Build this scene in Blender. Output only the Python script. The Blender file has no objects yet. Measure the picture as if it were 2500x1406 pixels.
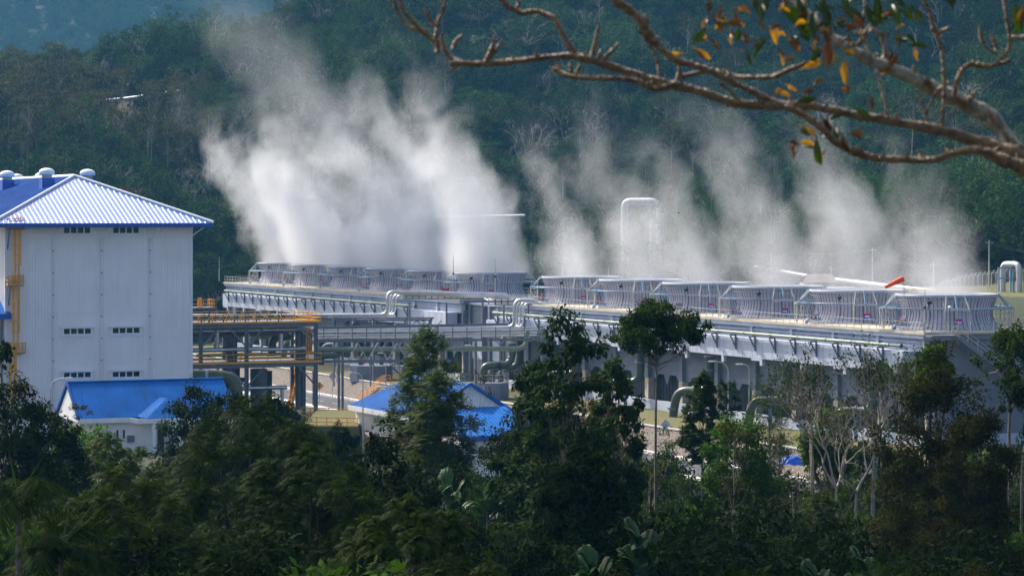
import bpy, bmesh, math, random
import numpy as np
from mathutils import Vector, Matrix
R = math.radians
# ---------------------------------------------------------------- camera, sky, sun, exposure
SC = bpy.context.scene
COL = SC.collection
F = 6500.0; HY = 528.0; CZ = 25.0          # focal length and horizon row in pixels of the 2500 px photograph, camera height
cam_d = bpy.data.cameras.new("camera"); cam = bpy.data.objects.new("camera", cam_d); COL.objects.link(cam)
cam.location = (0, 0, CZ); cam.rotation_euler = (R(90), 0, 0)
cam_d.sensor_width = 36; cam_d.lens = F / 2500 * 36
cam_d.shift_y = -(703.0 - HY) / 2500
cam_d.clip_start = .5; cam_d.clip_end = 20000
cam_d.dof.use_dof = True; cam_d.dof.focus_distance = 330; cam_d.dof.aperture_fstop = 9
SC.camera = cam
w = bpy.data.worlds.new("World"); SC.world = w; w.use_nodes = True
SUN_DIR = Vector((-.50, .50, .71)).normalized()
_el = math.asin(SUN_DIR.z); _az = math.atan2(SUN_DIR.x, SUN_DIR.y)
nt = w.node_tree; bg = nt.nodes['Background']
sky = nt.nodes.new('ShaderNodeTexSky'); sky.sky_type = 'NISHITA'; sky.sun_disc = False
sky.sun_elevation = _el; sky.sun_rotation = _az; sky.altitude = 600; sky.air_density = .7; sky.dust_density = 7.0; sky.ozone_density = .6
nt.links.new(sky.outputs[0], bg.inputs[0]); bg.inputs[1].default_value = .15
sd = bpy.data.lights.new("sun", 'SUN'); sd.energy = 3.4; sd.angle = R(.6); sd.color = (1, .93, .82)
so = bpy.data.objects.new("sun", sd); COL.objects.link(so); so.location = (0, 0, 300)
so.rotation_euler = SUN_DIR.to_track_quat('Z', 'Y').to_euler()
SC.view_settings.view_transform = 'Standard'; SC.view_settings.look = 'None'
SC.view_settings.exposure = 1.1; SC.view_settings.gamma = 1; SC.view_settings.use_curve_mapping = False
SC.render.engine = 'CYCLES'
cy = SC.cycles
cy.use_denoising = True; cy.max_bounces = 6; cy.diffuse_bounces = 3; cy.glossy_bounces = 3; cy.transmission_bounces = 3
cy.transparent_max_bounces = 6; cy.volume_bounces = 2; cy.volume_step_rate = .6; cy.volume_max_steps = 160
cy.use_adaptive_sampling = True; cy.adaptive_threshold = .02

# ---------------------------------------------------------------- helpers
A = Vector((-.4104, .9119, 0)); B = Vector((.9119, .4104, 0)); C0 = Vector((44.8, 288, 0)); UP = Vector((0, 0, 1))
def P(px, py, Y): return Vector(((px - 1250) * Y / F, Y, CZ + (HY - py) * Y / F))
def W(s, t, z): return C0 + A * s + B * t + UP * z
def on_plane(px, py, o, d):            # the ray of a pixel meets the upright plane through o along d
    u = (px - 1250) / F; k = (u * o.y - o.x) / (d.x - u * d.y)
    q = o + d * k; return Vector((q.x, q.y, CZ + (HY - py) * q.y / F)), k
def pix(v): return 1250 + F * v.x / v.y, HY + F * (CZ - v.z) / v.y
def rgb(*c):                            # sRGB 0-255 to linear
    return tuple(((x / 255) / 12.92 if x / 255 <= .04045 else ((x / 255 + .055) / 1.055) ** 2.4) for x in c)

MATS = {}
def nd(nt, typ, **kw):
    n = nt.nodes.new(typ)
    for k, v in kw.items():
        if k.startswith('i_'):
            k = k[2:]; n.inputs[int(k) if k.isdigit() else k.replace('_', ' ')].default_value = v
        else: setattr(n, k, v)
    return n
def mat(name, c, rough=.6, metal=0, var=.12, scale=1.2, bump=0, bscale=8, spec=.4, streak=0, c2=None, vs=(1, 1, 1), coat=0):
    if name in MATS: return MATS[name]
    m = bpy.data.materials.new(name); m.use_nodes = True; t = m.node_tree; p = t.nodes['Principled BSDF']; L = t.links.new
    p.inputs['Roughness'].default_value = rough; p.inputs['Metallic'].default_value = metal
    p.inputs['Specular IOR Level'].default_value = spec; p.inputs['Coat Weight'].default_value = coat
    g = nd(t, 'ShaderNodeNewGeometry'); mp = nd(t, 'ShaderNodeMapping'); L(g.outputs['Position'], mp.inputs['Vector']); mp.inputs['Scale'].default_value = vs
    n = nd(t, 'ShaderNodeTexNoise', i_Scale=scale, i_Detail=6.0, i_Roughness=.62); L(mp.outputs[0], n.inputs['Vector'])
    r = nd(t, 'ShaderNodeMapRange'); r.inputs[1].default_value = .3; r.inputs[2].default_value = .7; L(n.outputs[0], r.inputs[0])
    mx = nd(t, 'ShaderNodeMix', data_type='RGBA')
    c2 = c2 or tuple(x * (1 - 2.2 * var) for x in c); c1 = tuple(min(1, x * (1 + var)) for x in c)
    mx.inputs[6].default_value = (*c2, 1); mx.inputs[7].default_value = (*c1, 1); L(r.outputs[0], mx.inputs[0])
    out = mx.outputs[2]
    if streak:                          # rain streaks running down the wall
        mp2 = nd(t, 'ShaderNodeMapping'); mp2.inputs['Scale'].default_value = (1.6, 1.6, .09); L(g.outputs['Position'], mp2.inputs['Vector'])
        n2 = nd(t, 'ShaderNodeTexNoise', i_Scale=1.5, i_Detail=7.0, i_Roughness=.7); L(mp2.outputs[0], n2.inputs['Vector'])
        r2 = nd(t, 'ShaderNodeMapRange'); r2.inputs[1].default_value = .52; r2.inputs[2].default_value = .72; L(n2.outputs[0], r2.inputs[0])
        r2.inputs[4].default_value = streak
        m2 = nd(t, 'ShaderNodeMix', data_type='RGBA'); m2.inputs[7].default_value = (*[x * .45 for x in c], 1)
        L(out, m2.inputs[6]); L(r2.outputs[0], m2.inputs[0]); out = m2.outputs[2]
    L(out, p.inputs['Base Color'])
    if bump:
        nb = nd(t, 'ShaderNodeTexNoise', i_Scale=bscale, i_Detail=5.0); L(g.outputs['Position'], nb.inputs['Vector'])
        b = nd(t, 'ShaderNodeBump', i_Strength=bump, i_Distance=.1); L(nb.outputs[0], b.inputs['Height']); L(b.outputs[0], p.inputs['Normal'])
    MATS[name] = m; return m
def leafmat(name, ca, cb, trans=.3, rough=.5, spec=.35, objvar=.5):
    if name in MATS: return MATS[name]
    m = bpy.data.materials.new(name); m.use_nodes = True; t = m.node_tree; p = t.nodes['Principled BSDF']; L = t.links.new
    at = nd(t, 'ShaderNodeAttribute', attribute_name='tint'); oi = nd(t, 'ShaderNodeObjectInfo')
    a1 = nd(t, 'ShaderNodeMath', operation='MULTIPLY_ADD'); L(oi.outputs['Random'], a1.inputs[0]); a1.inputs[1].default_value = objvar; 
    a2 = nd(t, 'ShaderNodeMath', operation='MULTIPLY'); L(at.outputs['Fac'], a2.inputs[0]); a2.inputs[1].default_value = 1 - objvar * .6
    L(a2.outputs[0], a1.inputs[2])
    mx = nd(t, 'ShaderNodeMix', data_type='RGBA'); mx.inputs[6].default_value = (*ca, 1); mx.inputs[7].default_value = (*cb, 1); L(a1.outputs[0], mx.inputs[0])
    L(mx.outputs[2], p.inputs['Base Color']); p.inputs['Roughness'].default_value = rough; p.inputs['Specular IOR Level'].default_value = spec
    if trans:
        tr = nd(t, 'ShaderNodeBsdfTranslucent'); ms = nd(t, 'ShaderNodeMixShader', i_0=trans)
        br = nd(t, 'ShaderNodeMix', data_type='RGBA', blend_type='MULTIPLY'); br.inputs[0].default_value = 1; br.inputs[7].default_value = (1.5, 1.7, .55, 1)
        L(mx.outputs[2], br.inputs[6]); L(br.outputs[2], tr.inputs[0])
        L(p.outputs[0], ms.inputs[1]); L(tr.outputs[0], ms.inputs[2]); L(ms.outputs[0], t.nodes['Material Output'].inputs[0])
    MATS[name] = m; return m

ORG = {}
def tag(o, label, cat, group=None, kind=None):
    if label: o['label'] = label
    if cat: o['category'] = cat
    if group: o['group'] = group
    if kind: o['kind'] = kind
    return o
def thing(name, label, cat, loc=(0, 0, 0), group=None, kind=None):
    o = bpy.data.objects.new(name, None); COL.objects.link(o); o.location = loc; o.empty_display_size = .5
    ORG[o.name] = Vector(loc); return tag(o, label, cat, group, kind)
def struct(o): o['kind'] = 'structure'; return o
class MB:
    def __init__(s): s.v = []; s.f = []; s.m = []; s.cur = 0; s.sm = []
    def add(s, vs, fs, smooth=False):
        b = len(s.v); s.v += [tuple(v) for v in vs]
        for f in fs: s.f.append([i + b for i in f]); s.m.append(s.cur); s.sm.append(smooth)
    def obox(s, c, ax, ay, az):          # centre and three half-axis vectors
        vs = [c + ax * i + ay * j + az * k for i in (-1, 1) for j in (-1, 1) for k in (-1, 1)]
        s.add(vs, [(0, 1, 3, 2), (4, 6, 7, 5), (0, 4, 5, 1), (2, 3, 7, 6), (0, 2, 6, 4), (1, 5, 7, 3)]); return s
    def ab(s, s0, s1, t0, t1, z0, z1):   # box in the plant's own grid
        return s.obox(W((s0 + s1) / 2, (t0 + t1) / 2, (z0 + z1) / 2), A * (s1 - s0) / 2, B * (t1 - t0) / 2, UP * (z1 - z0) / 2)
    def box(s, c, sx, sy, sz): return s.obox(Vector(c), Vector((sx / 2, 0, 0)), Vector((0, sy / 2, 0)), Vector((0, 0, sz / 2)))
    def beam(s, p, q, w, h=None, up=UP):
        p = Vector(p); q = Vector(q); h = h or w; d = q - p
        if d.length < 1e-6: return s
        dn = d.normalized(); sd_ = dn.cross(up)
        if sd_.length < 1e-3: sd_ = dn.cross(Vector((.41, -.91, 0)))
        sd_.normalize(); u = sd_.cross(dn)
        return s.obox((p + q) / 2, d / 2, sd_ * w / 2, u * h / 2)
    def tube(s, pts, r, n=8, caps=True, smooth=True):
        pts = [Vector(p) for p in pts]; k = len(pts); rs = r if isinstance(r, (list, tuple)) else [r] * k
        ref = None; vs = []
        for i, p in enumerate(pts):
            d = (pts[min(i + 1, k - 1)] - pts[max(i - 1, 0)])
            if d.length < 1e-9: d = Vector((0, 0, 1))
            d.normalize()
            if ref is None:
                ref = d.cross(UP) if abs(d.z) < .9 else d.cross(Vector((1, 0, 0)))
            ref = ref - d * ref.dot(d)
            if ref.length < 1e-6: ref = d.orthogonal()
            ref.normalize(); bn = d.cross(ref)
            for j in range(n):
                a = 2 * math.pi * j / n; vs.append(p + (ref * math.cos(a) + bn * math.sin(a)) * rs[i])
        fs = [(i * n + j, i * n + (j + 1) % n, (i + 1) * n + (j + 1) % n, (i + 1) * n + j) for i in range(k - 1) for j in range(n)]
        s.add(vs, fs, smooth)
        if caps: s.add(vs[:n], [tuple(range(n))[::-1]]); s.add(vs[-n:], [tuple(range(n))])
        return s
    def lathe(s, c, prof, n=24, smooth=True, close=False):
        c = Vector(c); vs = [c + Vector((r * math.cos(2 * math.pi * j / n), r * math.sin(2 * math.pi * j / n), z)) for r, z in prof for j in range(n)]
        k = len(prof)
        fs = [(i * n + j, i * n + (j + 1) % n, (i + 1) * n + (j + 1) % n, (i + 1) * n + j) for i in range(k - 1) for j in range(n)]
        if close: fs += [((k - 1) * n + j, (k - 1) * n + (j + 1) % n, (j + 1) % n, j) for j in range(n)]
        s.add(vs, fs, smooth); return s
    def poly(s, pts, n=None, th=0):      # a flat polygon, given thickness along n
        pts = [Vector(p) for p in pts]; k = len(pts)
        if not th: s.add(pts, [tuple(range(k))]); return s
        q = [p + n * th for p in pts]
        s.add(pts + q, [tuple(range(k))[::-1], tuple(range(k, 2 * k))] + [(i, (i + 1) % k, k + (i + 1) % k, k + i) for i in range(k)]); return s
    def build(s, name, m, parent=None, label=None, cat=None, group=None, kind=None, smooth=None):
        o_ = Vector((0, 0, 0))
        if parent is not None: o_ = ORG[parent.name]
        elif s.v:
            xs = [v[0] for v in s.v]; ys = [v[1] for v in s.v]; zs = [v[2] for v in s.v]
            o_ = Vector(((min(xs) + max(xs)) / 2, (min(ys) + max(ys)) / 2, min(zs)))
        me = bpy.data.meshes.new(name)
        me.from_pydata([(v[0] - o_.x, v[1] - o_.y, v[2] - o_.z) for v in s.v], [], s.f)
        for mm in (m if isinstance(m, (list, tuple)) else [m]): me.materials.append(mm)
        me.polygons.foreach_set('material_index', s.m); me.polygons.foreach_set('use_smooth', s.sm)
        bm = bmesh.new(); bm.from_mesh(me); bmesh.ops.recalc_face_normals(bm, faces=bm.faces); bm.to_mesh(me); bm.free()
        ob = bpy.data.objects.new(name, me); COL.objects.link(ob)
        if parent is not None: ob.parent = parent
        else: ob.location = o_
        ORG[ob.name] = o_
        return tag(ob, label, cat, group, kind)
def cptree(o, parent=None):
    c = o.copy(); COL.objects.link(c); c.parent = parent
    for ch in list(o.children): cptree(ch, c)
    return c
def arc(p0, p1, p2, n=6):               # rounded corner at p1
    return [p0 * (1 - u) ** 2 + p1 * 2 * u * (1 - u) + p2 * u * u for u in [i / n for i in range(n + 1)]]
def pipepath(pts, r):                    # polyline with rounded corners
    pts = [Vector(p) for p in pts]; out = [pts[0]]
    for i in range(1, len(pts) - 1):
        a = (pts[i - 1] - pts[i]); b = (pts[i + 1] - pts[i]); rr = min(r, a.length * .49, b.length * .49)
        out += arc(pts[i] + a.normalized() * rr, pts[i], pts[i] + b.normalized() * rr)
    return out + [pts[-1]]
def railing(mb, pts, h=1.1, sp=1.6, w=.05, rails=(.55, 1.08), kick=0):
    pts = [Vector(p) for p in pts]
    for a, b in zip(pts, pts[1:]):
        n = max(1, round((b - a).length / sp))
        for i in range(n + 1):
            p = a.lerp(b, i / n); mb.beam(p, p + UP * h, w)
        for r_ in rails: mb.beam(a + UP * r_, b + UP * r_, w)
        if kick: mb.beam(a + UP * kick / 2, b + UP * kick / 2, .03, kick)
    return mb
def roof_ribs(mb, poly, across, n, sp, w=.1, h=.1, off=0.0):
    """ribs down a roof plane: across = the unit direction the ribs are spaced along, n = the plane's normal"""
    poly = [Vector(p) for p in poly]; across = Vector(across).normalized(); dn = n.cross(across).normalized(); o = poly[0]
    q = [((p - o).dot(across), (p - o).dot(dn)) for p in poly]; lo = min(x for x, y in q); hi = max(x for x, y in q)
    x = lo + sp * .5 + off
    while x < hi:
        ys = []
        for (x0, y0), (x1, y1) in zip(q, q[1:] + q[:1]):
            if (x0 - x) * (x1 - x) < 0: ys.append(y0 + (y1 - y0) * (x - x0) / (x1 - x0))
        if len(ys) >= 2 and max(ys) - min(ys) > .15:
            a_ = o + across * x + dn * (min(ys) + .04) + n * h / 2; b_ = o + across * x + dn * (max(ys) - .04) + n * h / 2
            mb.beam(a_, b_, w, h, n)
        x += sp
    return mb
def roof_plane(name, poly, m, parent, across, sp=.5, th=.1, w=.12, h=.09, label=None):
    poly = [Vector(p) for p in poly]; n = (poly[1] - poly[0]).cross(poly[2] - poly[0]).normalized()
    if n.z < 0: n = -n
    mb = MB(); mb.poly(poly, -n, th); roof_ribs(mb, poly, across, n, sp, w, h)
    return mb.build(name, m, parent, label)

# ---------------------------------------------------------------- terrain
def sm(x, a, b):
    x = min(1, max(0, (x - a) / (b - a))); return x * x * (3 - 2 * x)
def ter(X, Y):
    p = Vector((X, Y, 0)) - C0; s = p.dot(A); t = p.dot(B)
    base = -2.6 + 2.5 * sm(t, -13.2, -11.2)
    base = max(base, -2.6 + 2.6 * sm(-t, 66, 70), -2.6 + 2.6 * sm(-t, 37, 40) * sm(s, 42, 45))
    fg = np.interp(Y, [-60, 8, 40, 100, 150, 200, 230], [23.6, 23.2, 15.5, 4.5, -.6, -2.3, -2.6])
    if Y < 230: base = fg if Y < 205 else max(base, fg) if base > fg else fg + (base - fg) * sm(Y, 205, 230)
    if t < -13 and Y < 205: base = fg
    u = max(-.3, min(.3, X / max(Y, 50.)))
    m_ = np.interp(u, [-.2, -.1, 0, .19], [.27, .33, .36, .40])
    ds = max(0., s - 264); dt = max(0., t - 82); d = math.hypot(ds, dt)
    bank = 11.5 * sm(t, 30, 47) * (1 - sm(s, 95, 175)) + 3 * sm(t, 24, 50)
    dr = np.interp(u, [-.2, -.106, -.06, -.03, 0], [196, 196, 208, 262, 600])
    near = m_ * min(d, dr) + .04 * max(0, d - dr) * 0
    und = (3.2 * math.sin(X * .021 + 1.3) * math.cos(Y * .017) + 1.6 * math.sin(X * .06 + Y * .045)) * min(1, d / 60)
    far = max(0., (Y - 1650)) * .40 + (30 * math.sin(X * .007 + 2.6) + 10 * math.sin(X * .011 + Y * .006)) * sm(Y, 1650, 1900)
    return max(base + bank + near + und * (d > 0), far if Y > 1650 else -99)
def gnd(px, Y):
    X = (px - 1250) * Y / F; return Vector((X, Y, ter(X, Y)))
def hit(px, py, y0=300, y1=2300):        # where a pixel's ray meets the ground
    Y = y0
    while Y < y1:
        v = P(px, py, Y)
        if v.z < ter(v.x, Y): return Vector((v.x, Y, ter(v.x, Y)))
        Y += 2.0
    return None
# ---------------------------------------------------------------- materials of the plant
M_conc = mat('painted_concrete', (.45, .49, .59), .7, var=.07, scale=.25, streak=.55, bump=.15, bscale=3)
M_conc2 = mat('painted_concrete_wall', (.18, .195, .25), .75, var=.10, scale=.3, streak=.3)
M_dark = mat('dark_louver', (.030, .033, .042), .6, var=.3, scale=.8)
M_beige = mat('bare_concrete', (.50, .43, .33), .8, var=.12, scale=.9, bump=.2)
M_deck = mat('deck_concrete', (.50, .44, .34), .85, var=.14, scale=.5, bump=.2)
M_frp = mat('stack_panel', (.47, .45, .52), .5, var=.06, scale=.6, spec=.4)
M_rib = mat('stack_rib', (.16, .15, .19), .5, var=.1)
M_rim = mat('stack_rim', (.34, .38, .46), .5, var=.05)
M_galv = mat('white_rail', (.44, .44, .41), .45, var=.1)
M_bluep = mat('blue_grey_pipe', (.20, .32, .46), .4, var=.1)
M_green = mat('green_pipe', (.055, .075, .045), .32, var=.18, scale=.8, spec=.6)
M_greenl = mat('pale_green_pipe', (.22, .27, .19), .35, var=.15, scale=.7, spec=.6)
M_stl = mat('grey_steel', (.16, .165, .21), .5, var=.12, scale=1.5)
M_alu = mat('aluminium_cladding', (.62, .62, .63), .33, metal=.85, var=.1, scale=1.6, bump=.25, bscale=4)
M_yel = mat('yellow_paint', (.85, .37, .008), .5, var=.08, scale=3)
M_red = mat('red_valve', (.30, .015, .03), .4, var=.1)
M_blk = mat('black_paint', (.02, .02, .022), .5)
M_white = mat('white_wall', (.88, .82, .78), .45, var=.04, scale=.2, streak=.16)
M_wtrim = mat('white_trim', (.80, .80, .80), .4, var=.04)
M_blue = mat('blue_roof', (.003, .125, .44), .65, var=.14, scale=.35, spec=.12, streak=.2)
M_blue_glare = mat('blue_roof_glare', (.05, .16, .50), .36, metal=.0, var=.06, scale=.3, spec=.9, coat=.6)  # same blue roof paint, paler and glossier: the front hip's glare put into it
M_bluef = mat('blue_fascia', (.008, .075, .36), .4, var=.08)
M_glass = mat('window_glass', (.012, .017, .022), .08, var=.3, spec=.8)
M_sil = mat('silver_pipe', (.52, .52, .53), .42, metal=.5, var=.08, scale=1.5)
M_asph = mat('asphalt', (.050, .052, .062), .85, var=.12, scale=1.0, bump=.3, bscale=20)
M_curb = mat('curb_concrete', (.55, .52, .47), .8, var=.15, scale=2)
M_lawn = mat('lawn', (.065, .088, .016), .95, var=.25, scale=.18, c2=(.14, .095, .04), bump=.5, bscale=12)
M_stone = mat('rubble_stone', (.34, .28, .23), .85, var=.3, scale=1.5, bump=1.0, bscale=3)
M_org = mat('orange_cloth', (.85, .07, .008), .6, var=.04)
M_tarp = mat('blue_tarp', (.01, .10, .50), .5, var=.1)
M_sky = mat('pale_metal_roof', (.35, .40, .46), .45, metal=.3, var=.12)
M_rust = mat('rusty_roof', (.13, .115, .11), .7, var=.2)
# a wall of fitted rubble needs joints as well as tone
def _stone():
    t = M_stone.node_tree; L = t.links.new; p = t.nodes['Principled BSDF']
    g = nd(t, 'ShaderNodeNewGeometry'); v = nd(t, 'ShaderNodeTexVoronoi', feature='DISTANCE_TO_EDGE', i_Scale=2.4); L(g.outputs['Position'], v.inputs['Vector'])
    v2 = nd(t, 'ShaderNodeTexVoronoi', i_Scale=2.4); L(g.outputs['Position'], v2.inputs['Vector'])
    r = nd(t, 'ShaderNodeMapRange'); r.inputs[2].default_value = .12; L(v.outputs['Distance'], r.inputs[0])
    hs = nd(t, 'ShaderNodeHueSaturation', i_Saturation=.35, i_Value=.6); L(v2.outputs['Color'], hs.inputs['Color'])
    m = nd(t, 'ShaderNodeMix', data_type='RGBA', blend_type='OVERLAY'); m.inputs[0].default_value = .5; m.inputs[6].default_value = (.17, .135, .11, 1); L(hs.outputs[0], m.inputs[7])
    m2 = nd(t, 'ShaderNodeMix', data_type='RGBA'); m2.inputs[6].default_value = (.045, .036, .028, 1); L(m.outputs[2], m2.inputs[7]); L(r.outputs[0], m2.inputs[0])
    L(m2.outputs[2], p.inputs['Base Color'])
_stone()

# ---------------------------------------------------------------- ground sheets
def ground():
    ys = list(np.arange(-60, 240, 4)) + list(np.arange(240, 640, 3)) + list(np.arange(640, 1100, 8)) + list(np.arange(1100, 1640, 30)) + list(np.arange(1640, 2900, 14))
    nx = 220; v = []; f = []
    for Y in ys:
        hw = 90 + .36 * max(0, Y + 60)
        for i in range(nx + 1):
            X = -hw + 2 * hw * i / nx; v.append((X, Y, ter(X, Y) - .06))
    for r_ in range(len(ys) - 1):
        for i in range(nx): a = r_ * (nx + 1) + i; f.append((a, a + 1, a + nx + 2, a + nx + 1))
    me = bpy.data.meshes.new('ground'); me.from_pydata(v, [], f); me.materials.append(mat('forest_floor', (.020, .034, .012), .95, var=.35, scale=.08, c2=(.035, .025, .014), bump=.8, bscale=1))
    for p in me.polygons: p.use_smooth = True
    o = bpy.data.objects.new('ground', me); COL.objects.link(o); struct(o)
ground()
mb = MB(); mb.ab(-60, 330, -14, 30, -.3, 0); struct(mb.build('lawn', M_lawn))
def scarp():                             # the mown bank and bare earth scarp beyond the near end of the cooling tower
    mb = MB(); n = 40
    for k, (t0, t1) in enumerate([(30, 41), (41, 84)]):
        for i in range(n):
            for j in range(6):
                s0 = -60 + i * 5; s1 = s0 + 5; a = t0 + (t1 - t0) * j / 6; b = t0 + (t1 - t0) * (j + 1) / 6
                q = []
                for s_, t_ in ((s0, a), (s1, a), (s1, b), (s0, b)): p = W(s_, t_, 0); q.append(Vector((p.x, p.y, ter(p.x, p.y) + .02)))
                mb.cur = k; mb.poly(q)
    struct(mb.build('bank', [mat('bare_earth', (.13, .075, .045), .95, var=.3, scale=.3, bump=1, bscale=2), M_lawn]))
scarp()
mb = MB(); mb.ab(-60, 330, -26, -18, -2.7, -2.52); struct(mb.build('road', M_asph))
mb = MB()
for k in range(60):
    s = -60 + k * 6.5; mb.ab(s, s + 3, -22.1, -21.95, -2.52, -2.512)
struct(mb.build('road_marking', M_curb))
mb = MB(); mb.ab(-60, 330, -27.6, -26.05, -2.7, -2.42); mb.ab(-60, 330, -17.3, -16.2, -2.7, -2.44); struct(mb.build('pavement', M_curb))
mb = MB()
for k in range(330): mb.ab(-60 + k * 1.18, -60 + k * 1.18 + .62, -17.95, -17.4, -2.6, -2.28)
tag(mb.build('kerb', M_wtrim), None, None, None, 'structure')
mb = MB()
for i in range(96):
    s0 = -60 + i * 4; s1 = s0 + 4
    mb.poly([W(s0, -16.15, -2.6), W(s1, -16.15, -2.6), W(s1, -14, .05), W(s0, -14, .05)])
    mb.poly([W(s0, -14, .05), W(s1, -14, .05), W(s1, -13.4, .05), W(s0, -13.4, .05)])
o = mb.build('revetment', M_stone, None, 'sloping rubble stone embankment between the road and the cooling tower lawn', 'stone wall')
mb = MB(); mb.ab(-60, 330, -14.15, -13.75, .05, .2); mb.build('coping', M_curb, o)

# ---------------------------------------------------------------- cooling towers
CELL = 19.0; ZD = 12.4; RS = 5.65; ZT = 16.1
def stack_shell_mesh():
    mb = MB(); n = 120
    prof = []
    for i in range(15):
        u = i / 14; z = u * (ZT - ZD)
        r = RS * (1.035 - .135 * math.sin(min(1, u / .5) * math.pi / 2) + .10 * max(0, (u - .5) / .5) ** 1.2) if u < .5 else RS * (.90 + .10 * ((u - .5) / .5) ** 1.1)
        prof.append((r, z))
    H_ = ZT - ZD
    mb.cur = 0; mb.lathe((0, 0, 0), prof + [(prof[-1][0] - .12, H_)] + [(r - .14, z) for r, z in prof[::-1]], n)
    mb.cur = 1
    rr = lambda z: float(np.interp(z, [z_ for r, z_ in prof], [r for r, z_ in prof]))
    for k in range(72):                  # standing seams of the panels
        a = 2 * math.pi * k / 72; c_, s_ = math.cos(a), math.sin(a); big = k % 6 == 0
        wd = .10 if big else .045; rad = Vector((c_, s_, 0)); tg = Vector((-s_, c_, 0))
        for (z0, z1) in zip([x * H_ / 8 for x in range(8)], [x * H_ / 8 for x in range(1, 9)]):
            p = rad * (rr(z0) + .03) + UP * z0; q = rad * (rr(z1) + .03) + UP * z1
            mb.add([p - tg * wd, p + tg * wd, q + tg * wd, q - tg * wd, p - tg * wd - rad * .05, p + tg * wd - rad * .05, q + tg * wd - rad * .05, q - tg * wd - rad * .05],
                   [(0, 1, 2, 3), (0, 4, 5, 1), (3, 2, 6, 7), (0, 3, 7, 4), (1, 5, 6, 2)])
    return mb, rr, H_
def fan_stack(tower, c):
    st = thing('fan_stack', None, None, (0, 0, 0)); org = ORG[tower.name]
    st.parent = tower; st.location = c - org; ORG[st.name] = Vector(c)
    mb, rr, H_ = stack_shell_mesh(); mb.v = [(x + c.x, y + c.y, z + c.z) for x, y, z in mb.v]
    mb.build('shell', [M_frp, M_rib], st)
    mb = MB(); mb.lathe(c, [(RS - .04, H_ - .2), (RS + .08, H_ - .2), (RS + .10, H_ + .18), (RS - .16, H_ + .18)], 96, close=True)
    mb.lathe(c, [(rr(H_ * .86) + .02, H_ * .85), (rr(H_ * .86) + .1, H_ * .85), (rr(H_ * .88) + .1, H_ * .88), (rr(H_ * .88) + .02, H_ * .88)], 96, close=True)
    mb.build('rim', M_rim, st)
    RR = 7.3; zr = 2.35; N = 12
    ring = [c + Vector((RR * math.cos(2 * math.pi * (k + .0) / N), RR * math.sin(2 * math.pi * (k + .0) / N), zr)) for k in range(N)]
    mb = MB(); mb.tube(ring + [ring[0]], .10, 8, False)
    for k in range(N): mb.tube([ring[k], ring[k] + (ring[(k + 1) % N] - ring[k]).normalized() * .2], .16, 8)
    mb.build('ring_pipe', M_bluep, st)
    for k in range(N): mb = MB(); mb.beam(ring[k] - UP * zr, ring[k] - UP * .1, .07); mb.build('post', M_galv, st)
    for k in range(0, N, 3):             # braces from the ring up to the rim
        d = Vector((math.cos(2 * math.pi * k / N), math.sin(2 * math.pi * k / N), 0)); tg = Vector((-d.y, d.x, 0)); mb = MB()
        for s_ in (-1, 1):
            f0 = c + d * (RR + .05) + tg * s_ * 1.35 + UP * (zr - .1); f1 = c + d * (RS + .15) + tg * s_ * 1.0 + UP * (H_ + .05)
            mb.beam(f0, f1, .11); mb.beam(f0, f0 - UP * (zr - .1), .07)
            g0 = c + d * (RR - 1.0) + tg * s_ * 1.35; mb.beam(g0, g0 + UP * (H_ - .7), .08)
            mb.beam(f0 - UP * .1, g0 + UP * (zr - .2), .08); mb.beam(f0 - UP * (zr - .2), g0 + UP * (zr - .2), .06)
            mb.beam(g0 + UP * .1, f0 - UP * .3, .06)
        mb.beam(c + d * (RR + .05) - tg * 1.35 + UP * (zr - .1), c + d * (RR + .05) + tg * 1.35 + UP * (zr - .1), .12)
        mb.beam(c + d * (RS + .25) - tg * 1.05 + UP * (H_ - .05), c + d * (RS + .25) + tg * 1.05 + UP * (H_ - .05), .12)
        mb.beam(c + d * (RS + .6) - tg * 1.1 + UP * (H_ - .6), c + d * (RS + .6) + tg * 1.1 + UP * (H_ - .6), .08)
        mb.build('brace', M_galv, st)
    mb = MB()
    for k in range(0, N, 3):
        d = Vector((math.cos(2 * math.pi * k / N), math.sin(2 * math.pi * k / N), 0))
        mb.tube([c + d * (RS + 1.3) + UP * (H_ - 1.3), c + d * (RS + .2) + UP * (H_ + .15)], .11, 8)
    mb.build('inlet_pipe', M_bluep, st)
    a = R(224); d = Vector((math.cos(a), math.sin(a), 0)); q = c + d * RR
    mb = MB(); mb.tube([q + UP * zr, q + UP * .55], .11, 8); mb.tube(pipepath([q + UP * .55 + Vector((.3, 0, 0)), q + Vector((-1.3, -.2, .55)), q + Vector((-1.5, -.3, .02))], .5), .17, 8)
    mb.build('standpipe', M_bluep, st)
    mb = MB(); mb.tube([q + Vector((-1.2, -.25, .98)), q + Vector((-.1, 0, .98))], .12, 8); mb.tube([q + Vector((-.8, -.2, .7)), q + Vector((-.8, -.2, 1.12))], .1, 8); mb.tube([q + Vector((-.35, -.1, .7)), q + Vector((-.35, -.1, 1.1))], .13, 8)
    mb.build('valve', M_red, st)
    mb = MB(); l0 = c + Vector((-3.1, -6.7, 2.55)); mb.beam(l0 - UP * .3, l0 + UP * .35, .05); mb.obox(l0 + Vector((.12, -.1, .5)), Vector((.22, 0, .1)), Vector((0, .06, 0)), Vector((-.08, 0, .16)))
    mb.build('floodlight', M_blk, st)
    mb = MB(); s0 = c + Vector((.15, -7.6, 1.0)); mb.cur = 0; mb.box(s0, .74, .03, .62)
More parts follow.
